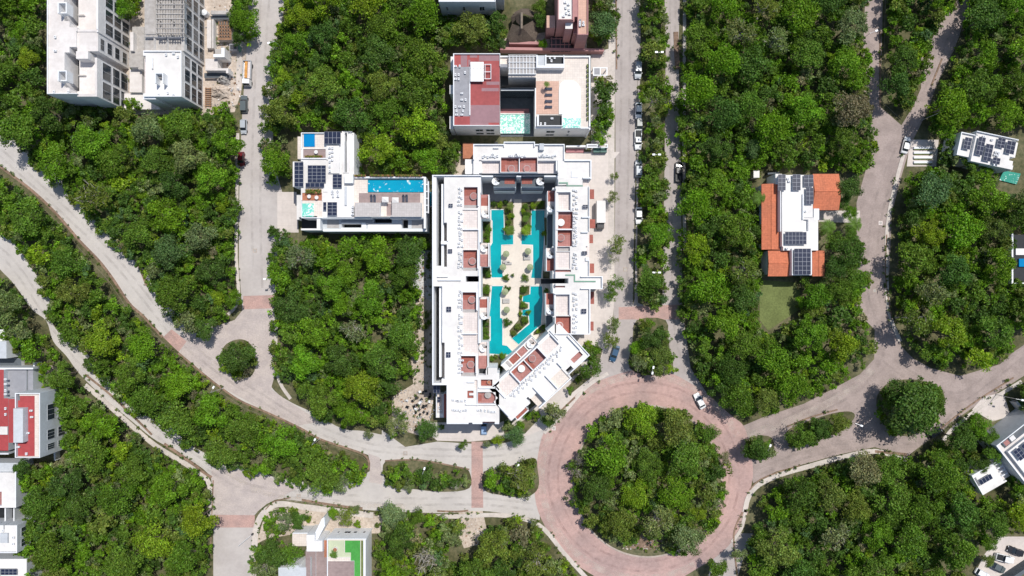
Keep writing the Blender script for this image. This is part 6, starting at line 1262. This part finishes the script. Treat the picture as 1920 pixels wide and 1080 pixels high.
for k, (u, v) in enumerate(((722, 374), (741, 375))):
    p = W(u, v, z3 + 1.9); e = empty('parasol', (p.x, p.y, z3 - .4), ['left', 'right'][k] + ' square white parasol on the timber deck below the long pool', 'parasol', 'square white parasols')
    b = MB(); b.cyl(0, 0, 0, 2.3, .04, .04, 'metal', 8); b.build('pole', e, off=(0, 0, 0))
    b = MB(); q = [(-.85, -.7, 2.1), (.85, -.7, 2.1), (.85, .7, 2.1), (-.85, .7, 2.1)]
    for i in range(4): b.face([q[i], q[(i + 1) % 4], (0, 0, 2.4)], 'white'); b.face([q[i], (q[i][0], q[i][1], 1.98), (q[(i + 1) % 4][0], q[(i + 1) % 4][1], 1.98), q[(i + 1) % 4]], 'white')
    b.build('canopy', e, off=(0, 0, 0))
def chair(x, y, z, ang, m, tiltx=0):
    e = bpy.data.objects.new('chair', None); COL.objects.link(e); e.location = (x, y, z); e.rotation_euler = (tiltx, 0, ang)
    b = MB(); b.box(-.3, -.3, .40, .3, .3, .48, m); b.build('seat', e, off=(0, 0, 0))
    b = MB(); b.box(-.3, .25, .48, .3, .32, .95, m); b.build('backrest', e, off=(0, 0, 0))
    for s1 in (-1, 1):
        for s2 in (-1, 1): q = MB(); q.box(s1 * .27 - .025, s2 * .27 - .025, 0, s1 * .27 + .025, s2 * .27 + .025, .40, m); q.build('leg', e, off=(0, 0, 0))
    return e
CH = [(788, 734), (799, 733), (793, 738), (807, 738), (763, 753), (774, 751), (768, 763), (785, 745), (787, 755), (780, 760), (791, 748), (803, 746), (806, 752), (796, 757), (790, 764), (798, 762), (783, 768), (780, 772), (788, 776), (795, 772), (786, 781), (799, 774), (804, 760), (776, 758), (790, 752)]
for k, (u, v) in enumerate(CH):
    p = W(u, v); e = chair(p.x, p.y, .14, random.uniform(0, 6.28), 'dark' if k % 4 else 'wallwhite', random.choice((0, 0, 1.2, -.9)))
    if e.rotation_euler[0]: e.location.z = .55
    tag(e, ('black' if k % 4 else 'white') + ' discarded chair among those scattered on the sandy lot below the woodland', 'chair', ('black' if k % 4 else 'white') + ' discarded chairs on the sandy lot')
# tables on the roof terraces
for (u, v, z_, lab) in ((594, 286, z3 - .2, 'round white table on the upper timber terrace of the panelled building'), (581, 369, z3 - .2, 'left round white table on the reddish terrace'), (595, 371, z3 - .2, 'right round white table on the reddish terrace')):
    p = W(u, v, z_); e = empty('table', (p.x, p.y, z_), lab, 'table'); b = MB(); b.cyl(0, 0, .70, .75, .5, .5, 'white', 18); b.build('tabletop', e, off=(0, 0, 0)); b = MB(); b.cyl(0, 0, 0, .70, .05, .05, 'metal', 8, False); b.cyl(0, 0, 0, .03, .25, .25, 'metal', 12); b.build('leg', e, off=(0, 0, 0))
for (u0, v0, u1, v1, z_, lab) in ((665, 328, 686, 331.5, z3 + .3, 'left'), (694, 328, 738, 331.5, z3 + .3, 'middle'), (742, 328, 792, 331.5, z3 + .3, 'right'), (574, 355, 603, 363, z3, 'west terrace'), (573, 292, 605, 296, z3 - .2, 'upper terrace')):
    a = W(u0, v0, z_); c = W(u1, v1, z_); e = empty('planter', ((a.x + c.x) / 2, (a.y + c.y) / 2, z_), lab + ' leafy planter box on the roof of the solar panelled building', 'planter', 'planter boxes on the panelled building')
    lx, ly = abs(c.x - a.x) / 2, abs(a.y - c.y) / 2; b = MB(); b.box(-lx, -ly, 0, lx, ly, .4, 'terracotta'); b.build('box', e, off=(0, 0, 0))
    n = int(lx * ly * 4 * 60); P = np.stack([rng.uniform(-lx, lx, n), rng.uniform(-ly, ly, n), rng.uniform(.4, .9, n)], 1); V, vr = leaf_cloud(P, np.tile([0, 0, 1.], (n, 1)), rng.uniform(.10, .2, n), rng.uniform(.6, 1.4, n))
    me = mesh_from_quads('foliage', V, vr, 'leaf'); o = bpy.data.objects.new('foliage', me); COL.objects.link(o); o.parent = e; o.color = (*COLS['olive green'], 1)

# ---------------------------------------------------------------- vehicles
def loft(b, rings, m, cap=True):
    n = len(rings[0])
    for i in range(len(rings) - 1):
        for k in range(n):
            b.face([rings[i][k], rings[i][(k + 1) % n], rings[i + 1][(k + 1) % n], rings[i + 1][k]], m)
    if cap: b.face(rings[0][::-1], m); b.face(rings[-1], m)
def vehicle(name, u, v, head, paint, kind, lab, cat='car', group='cars parked along the streets'):
    p = W(u, v, .8); e = empty(name, (p.x, p.y, .04), lab, cat, group, R(head))
    L_, wd, hood, roof = {'sedan': (4.6, .90, .92, 1.42), 'suv': (4.7, .95, 1.02, 1.72), 'hatch': (4.0, .86, .90, 1.48), 'pickup': (5.3, .95, 1.02, 1.75)}[kind]
    h = L_ / 2; b = MB()
    prof = [(-h, .80, .55), (-h + .08, .93, .82), (-h + .5, 1.0, 1.0), (-h + 1.2, 1.0, 1.02), (.2, 1.0, 1.0), (h - 1.3, 1.0, .98), (h - .5, .96, .90), (h - .12, .86, .78), (h, .70, .55)]
    rings = []
    for x, fw, fh in prof:
        w_ = wd * fw; zt = hood * fh
        rings.append([(x, -w_ * .94, .25), (x, -w_, .45), (x, -w_, zt - .14), (x, -w_ * .90, zt - .02), (x, 0, zt), (x, w_ * .90, zt - .02), (x, w_, zt - .14), (x, w_, .45), (x, w_ * .94, .25)])
    loft(b, rings, paint); body = b.build('body', e, off=(0, 0, 0), smooth=False)
    st = {'sedan': (-1.75, -1.0, .35, 1.15), 'suv': (-2.1, -1.75, .45, 1.2), 'hatch': (-1.75, -1.35, .35, 1.1), 'pickup': (-.55, -.35, .75, 1.35)}[kind]
    b = MB(); loft(b, [[(st[0], -wd * .82, hood - .03), (st[0], wd * .82, hood - .03)][:2] + [(st[0] + .02, wd * .8, hood), (st[0] + .02, -wd * .8, hood)],
                       [(st[1], -wd * .90, hood - .05), (st[1], wd * .90, hood - .05), (st[1], wd * .80, roof - .04), (st[1], -wd * .80, roof - .04)],
                       [(st[2], -wd * .90, hood - .05), (st[2], wd * .90, hood - .05), (st[2], wd * .80, roof - .04), (st[2], -wd * .80, roof - .04)],
                       [(st[3], -wd * .82, hood - .06), (st[3], wd * .82, hood - .06), (st[3] - .02, wd * .8, hood - .03), (st[3] - .02, -wd * .8, hood - .03)]], 'glass'); b.build('window', e, off=(0, 0, 0))
    b = MB(); b.box(st[1] - .18, -wd * .79, roof - .035, st[2] + .12, wd * .79, roof + .01, paint)
    b.build('roof', e, off=(0, 0, 0))
    if kind == 'pickup':
        b = MB(); b.box(-h + .15, -wd * .82, hood + .001, -.6, wd * .82, hood + .02, 'dark'); b.box(-h + .02, -wd * .98, hood - .05, -.6, -wd * .86, hood + .16, paint); b.box(-h + .02, wd * .86, hood - .05, -.6, wd * .98, hood + .16, paint); b.box(-h + .02, -wd * .86, hood - .05, -h + .14, wd * .86, hood + .16, paint); b.build('cargo_bed', e, off=(0, 0, 0))
    for x in (-h * .62, h * .62):
        for s_ in (-1, 1):
            b = MB(); M = Matrix.Translation((x, s_ * (wd - .09), .33)) @ Matrix.Rotation(math.pi / 2, 4, 'X'); k0 = len(b.v); b.cyl(0, 0, -.11, .11, .33, .33, 'rubber', 16); b.v = [tuple(M @ Vector(q)) for q in b.v]; b.build('wheel', e, off=(0, 0, 0))
    for s_ in (-1, 1):
        b = MB(); b.box(h - .10, s_ * wd * .62 - .18, hood * .58, h + .0, s_ * wd * .62 + .18, hood * .72, 'headlight'); b.build('headlight', e, off=(0, 0, 0))
        b = MB(); b.box(st[3] - .35, s_ * (wd + .09) - .09, hood, st[3] - .2, s_ * (wd + .09) + .09, hood + .13, paint); b.build('mirror', e, off=(0, 0, 0))
    return e
CARS = [(1196.5, 131, -92, 'c_silver', 'suv', 'silver car half under the median trees, topmost in its row'), (1197.5, 207, -91, 'c_white', 'sedan', 'white sedan parked beside the median level with the oval roof pool'), (1199, 234, -90, 'c_grey', 'hatch', 'dark small car mostly hidden behind the white sedan by the median'),
 (1196.5, 262, -90, 'c_white', 'pickup', 'white pickup under the median trees below the white sedan'), (1197.5, 316, 90, 'c_silver', 'suv', 'silver blue car parked at the median near the hotel north corner'), (1198, 404, -90, 'c_white', 'sedan', 'white car parked at the median beside the box truck'),
 (1273, 322, 90, 'c_black', 'pickup', 'black pickup on the right hand street'), (1152.5, 663, -108, 'c_blue', 'sedan', 'dark blue car on the slip road near the angled wing'), (1312, 752, 118, 'c_white', 'sedan', 'white car on the pink roundabout'),
 (1699, 272, 76, 'c_white', 'sedan', 'white car parked by the planter strips at right'), (1753, 811, 30, 'c_black', 'hatch', 'black car beside the huge round island tree'), (1905, 1034, 160, 'c_black', 'sedan', 'black car at the top of the small car park'),
 (1884, 1047, -14, 'c_white', 'pickup', 'white car in the middle of the small car park'), (1871, 1064, -28, 'c_grey', 'sedan', 'dark grey car low in the small car park'), (1842, 1076, -30, 'c_white', 'hatch', 'white car at the bottom of the small car park'),
 (457.5, 195, 90, 'c_grey', 'suv', 'dark green grey car on the left street below the tanker lorry'), (456.5, 237, -90, 'c_silver', 'hatch', 'silver car half under trees on the left street'), (452, 298, -90, 'c_red', 'hatch', 'dark red car half hidden by trees on the left street'), (907.5, 802, 90, 'c_lblue', 'hatch', 'pale blue and white car at the south door of the hotel')]
for c_ in CARS: vehicle('parked_car', *c_[:3], c_[3], c_[4], c_[5])
def wheels(e, xs, w_, r=.45):
    for x in xs:
        for s_ in (-1, 1):
            b = MB(); M = Matrix.Translation((x, s_ * w_, r)) @ Matrix.Rotation(math.pi / 2, 4, 'X'); b.cyl(0, 0, -.14, .14, r, r, 'rubber', 16); b.v = [tuple(M @ Vector(q)) for q in b.v]; b.build('wheel', e, off=(0, 0, 0))
def cab(e, x0, x1, w_, z1, paint):
    b = MB(); loft(b, [[(x0, -w_, .5), (x0, w_, .5), (x0, w_ * .95, z1), (x0, -w_ * .95, z1)], [(x1 - .35, -w_, .5), (x1 - .35, w_, .5), (x1 - .35, w_ * .93, z1), (x1 - .35, -w_ * .93, z1)], [(x1, -w_ * .95, .5), (x1, w_ * .95, .5), (x1, w_ * .9, 1.35), (x1, -w_ * .9, 1.35)]], paint); b.build('cab', e, off=(0, 0, 0))
    b = MB(); b.face([(x1 + .005, -w_ * .82, 1.38), (x1 + .005, w_ * .82, 1.38), (x1 - .33, w_ * .82, z1 - .03), (x1 - .33, -w_ * .82, z1 - .03)], 'glass'); b.build('windscreen', e, off=(0, 0, 0))
p = W(1126.5, 402, 2.5); e = empty('box_truck', (p.x, p.y, .12), 'white box truck parked on the hotel forecourt', 'truck', None, R(-90))
b = MB(); b.box(-3.6, -1.18, .9, 2.3, 1.18, 3.3, 'white'); b.build('cargo_box', e, off=(0, 0, 0)); b = MB(); b.box(-3.5, -.5, .55, 3.0, .5, .9, 'darkmetal'); b.build('chassis', e, off=(0, 0, 0)); cab(e, 2.35, 3.9, .98, 2.3, 'c_black'); wheels(e, (-2.4, 2.9), .95)
p = W(463, 137, 1.6); e = empty('tanker_lorry', (p.x, p.y, .04), 'open topped lorry with orange load and pale cab on the left street', 'lorry', None, R(-92))
b = MB(); b.box(-3.3, -1.05, .9, 1.6, 1.05, 1.2, 'metal'); b.box(-3.3, -1.1, 1.2, 1.6, -1.0, 2.0, 'c_silver'); b.box(-3.3, 1.0, 1.2, 1.6, 1.1, 2.0, 'c_silver'); b.box(-3.3, -1.0, 1.2, -3.2, 1.0, 2.0, 'c_silver'); b.build('cargo_bed', e, off=(0, 0, 0))
b = MB(); b.box(-3.0, -.55, 1.2, 1.3, .15, 1.9, 'orangeload'); b.box(-3.1, .2, 1.2, 1.4, .9, 1.7, 'terr'); b.build('load', e, off=(0, 0, 0))
b = MB(); b.box(-3.2, -.4, .5, 2.9, .4, .9, 'darkmetal'); b.build('chassis', e, off=(0, 0, 0)); cab(e, 1.75, 3.3, 1.0, 2.3, 'c_white'); wheels(e, (-2.3, 2.4), .9)

# ---------------------------------------------------------------- street lamps
def lamp(u, v, heads, ang, lab, h=7.5):
    p = W(u, v, h); e = empty('street_lamp', (p.x, p.y, 0), lab, 'street lamp', 'white street lamps', R(ang))
    b = MB(); b.cyl(0, 0, 0, .3, .22, .2, 'concrete', 10); b.tube((0, 0, .3), (0, 0, h), .08, .055, 'metal', 8); b.build('pole', e, off=(0, 0, 0))
    for s_ in ((1, -1) if heads == 2 else (1,)):
        L_ = .75 if heads == 2 else 1.6
        b = MB(); b.tube((0, 0, h - .1), (s_ * L_, 0, h + .15), .045, .035, 'metal', 6); b.build('arm', e, off=(0, 0, 0))
        b = MB(); b.box(s_ * L_ - .35, -.22, h + .10, s_ * L_ + .35, .22, h + .26, 'lampwhite'); b.build('lamp_head', e, off=(0, 0, 0))
for a in ((1236, 98, 2, 0, 'double headed street lamp on the median level with the rose walls'), (1231, 290, 2, 0, 'double headed street lamp on the median near the hotel north end'), (1231, 511, 2, 0, 'double headed street lamp on the median above the pink crosswalk'),
          (585, 834, 1, 60, 'street lamp near the right end of the strip between curved roads'), (395, 736, 1, 60, 'street lamp in the middle of the strip between curved roads'), (792, 889, 1, 70, 'street lamp on the oval median left of the pink crossing'), (968, 883, 1, 70, 'street lamp on the oval median right of the pink crossing'),
          (1604, 794, 1, -20, 'street lamp leaning over the right junction beside the elongated median'), (1440, 846, 1, 70, 'street lamp by the tiny island right of the roundabout'), (1224, 694, 2, 80, 'lamp at the lower tip of the median above the roundabout'), (1905, 748, 1, -10, 'street lamp in the trees at the right edge'),
          (1632, 62, 1, 20, 'street lamp on the left fork near the top'), (1760, 212, 1, 20, 'street lamp in the woodland right of the forking roads'), (515, 77, 1, 200, 'street lamp among trees right of the left street near the top'), (508, 523, 1, 180, 'street lamp above the left junction crosswalk'), (372, 1012, 0, 0, '')):
    if a[2]: lamp(*a)
# barrier arm at the south street, bollards and traffic cones
e = empty('barrier', (*W(475, 1000).xy, 0), 'thin raised barrier arm across the south street', 'barrier')
b = MB(); b.box(-.2, -.2, 0, .2, .2, 1.1, 'darkmetal'); b.build('post', e, off=(0, 0, 0)); b = MB(); b.tube((0, 0, 1.0), (-3.6, -3.0, 1.4), .06, .05, 'wallwhite', 6); b.build('arm', e, off=(0, 0, 0))
for k, (u, v) in enumerate(((1202, 703), (1205.5, 707), (1208.5, 703), (684, 957), (689, 958))):
    p = W(u, v); b = MB(); b.cyl(0, 0, 0, .75, .22, .16, 'dark', 12); b.cyl(0, 0, .75, .82, .17, .12, 'dark', 12); o = b.build('bollard', None, off=(0, 0, 0)); o.location = (p.x, p.y, .04 if k < 3 else .15)
    tag(o, ['left', 'lower', 'right', 'left', 'right'][k] + (' dark bollard of the trio at the top of the roundabout' if k < 3 else ' dark bollard of the pair on the pavement above the bottom villa'), 'bollard', 'dark bollards')

for k, (u, v, lab) in enumerate(((1651, 418, 'pale square manhole cover on the right street beside the orange house'), (1640, 545, 'small manhole cover on the right street below the palm'), (1038, 803, 'pale square cover on the left side of the roundabout'), (478, 470, 'manhole cover on the left street'), (1172, 505, 'manhole cover on the street right of the hotel'), (760, 850, 'manhole cover on the curved road above the oval median'), (560, 930, 'manhole cover on the lower curved road'))):
    p = W(u, v); b = MB(); b.box(-.55, -.55, 0, .55, .55, .022, 'kerb' if k in (1, 3, 4, 5, 6) else 'terr'); b.cyl(0, 0, .022, .03, .38, .38, 'concrete', 16); o = b.build('manhole_cover', None, off=(0, 0, 0)); o.location = (p.x, p.y, .036)
    tag(o, lab, 'manhole cover', 'manhole covers')

# rubble on the building yard and the sand lots: nobody could count it
b = MB()
for (x0, y0, x1, y1, n_) in ((398, 95, 450, 205, 160), (240, 60, 268, 200, 70), (384, 10, 450, 90, 90), (742, 730, 814, 812, 260), (775, 560, 812, 720, 120), (785, 472, 812, 560, 160), (1165, 1005, 1245, 1030, 60), (862, 965, 905, 1020, 40)):
    for k in range(n_):
        p = W(random.uniform(x0, x1), random.uniform(y0, y1)); l_ = random.uniform(.12, .55)
        b.rot(p.x, p.y, l_, l_ * random.uniform(.2, .9), .02, .03 + random.uniform(.06, .35), random.uniform(0, 3.1), random.choice(('concrete', 'rust', 'whitedirty', 'sand', 'grayroof')))
tag(b.build('rubble'), 'loose rubble, boards and stones on the sandy lots', 'rubble', kind='stuff')
# tyre wear on the roads
def wearmat(name, c, a):
    m = bpy.data.materials.new(name); m.use_nodes = True; nt = m.node_tree; bs = nt.nodes['Principled BSDF']; bs.inputs['Base Color'].default_value = (*c, 1); bs.inputs['Roughness'].default_value = .9
    g = nt.nodes.new('ShaderNodeNewGeometry'); n = nt.nodes.new('ShaderNodeTexNoise'); n.inputs['Scale'].default_value = .45; n.inputs['Detail'].default_value = 7; nt.links.new(g.outputs['Position'], n.inputs['Vector'])
    r = nt.nodes.new('ShaderNodeMapRange'); r.inputs['From Min'].default_value = .38; r.inputs['From Max'].default_value = .68; r.inputs['To Min'].default_value = 0; r.inputs['To Max'].default_value = a
    nt.links.new(n.outputs[0], r.inputs['Value']); nt.links.new(r.outputs[0], bs.inputs['Alpha']); MATS[name] = m
wearmat('wear', (.24, .215, .195), .17); wearmat('wear_pink', (.28, .18, .165), .24); wearmat('dust', (.66, .58, .51), .42)
def wear(pts, wpx, z, m='wear'):
    P = spline(pts, 5)
    for sg in (-1, 1):
        Q = []
        for i, q in enumerate(P):
            d = Vector(P[min(i + 1, len(P) - 1)]) - Vector(P[max(i - 1, 0)]); d.normalize(); Q.append((q[0] - d.y * sg * wpx, q[1] + d.x * sg * wpx))
        strip('tyre_wear', Q, 4.5, z - .001, z, m, smooth=False)['kind'] = 'structure'
wear([(-40, 250), (30, 312), (110, 385), (170, 442), (230, 505), (290, 580), (330, 628), (420, 700), (490, 745), (560, 788), (640, 822), (720, 842), (880, 850), (960, 845), (1020, 830)], 6, .040)
wear([(-40, 440), (20, 490), (70, 560), (130, 650), (200, 728), (280, 800), (380, 868), (470, 915), (600, 930), (760, 940), (900, 940), (1000, 950)], 6, .040)
wear([(500, -40), (488, 120), (482, 260), (480, 400), (484, 540)], 8, .040); wear([(1174, -40), (1172, 200), (1168, 400), (1168, 560)], 8, .040); wear([(1262, -40), (1260, 200), (1264, 400), (1268, 600), (1290, 700)], 5, .040)
wear([(1830, -20), (1770, 110), (1715, 230), (1665, 330), (1640, 430), (1635, 540), (1655, 630), (1610, 720), (1500, 780), (1410, 820)], 9, .045); wear([(1960, 625), (1860, 705), (1790, 745), (1700, 700), (1660, 670)], 8, .045); wear([(1800, 770), (1740, 820), (1640, 830), (1520, 850), (1420, 885)], 6, .045)
ringp = [(1207 + 170 * math.cos(R(a)), 894 + 168 * math.sin(R(a))) for a in range(0, 375, 15)]
wear(ringp, 9, .048, 'wear_pink')
strip('dust', [(1207 + 192 * math.cos(R(a)), 894 + 190 * math.sin(R(a))) for a in range(60, 345, 12)], 13, .044, .0445, 'dust')['kind'] = 'structure'
strip('dust', [(1400, 815), (1470, 792), (1560, 752), (1640, 690)], 14, .044, .0446, 'dust')['kind'] = 'structure'
strip('dust', [(415, 880), (500, 925), (620, 945), (760, 950)], 9, .042, .0436, 'dust')['kind'] = 'structure'
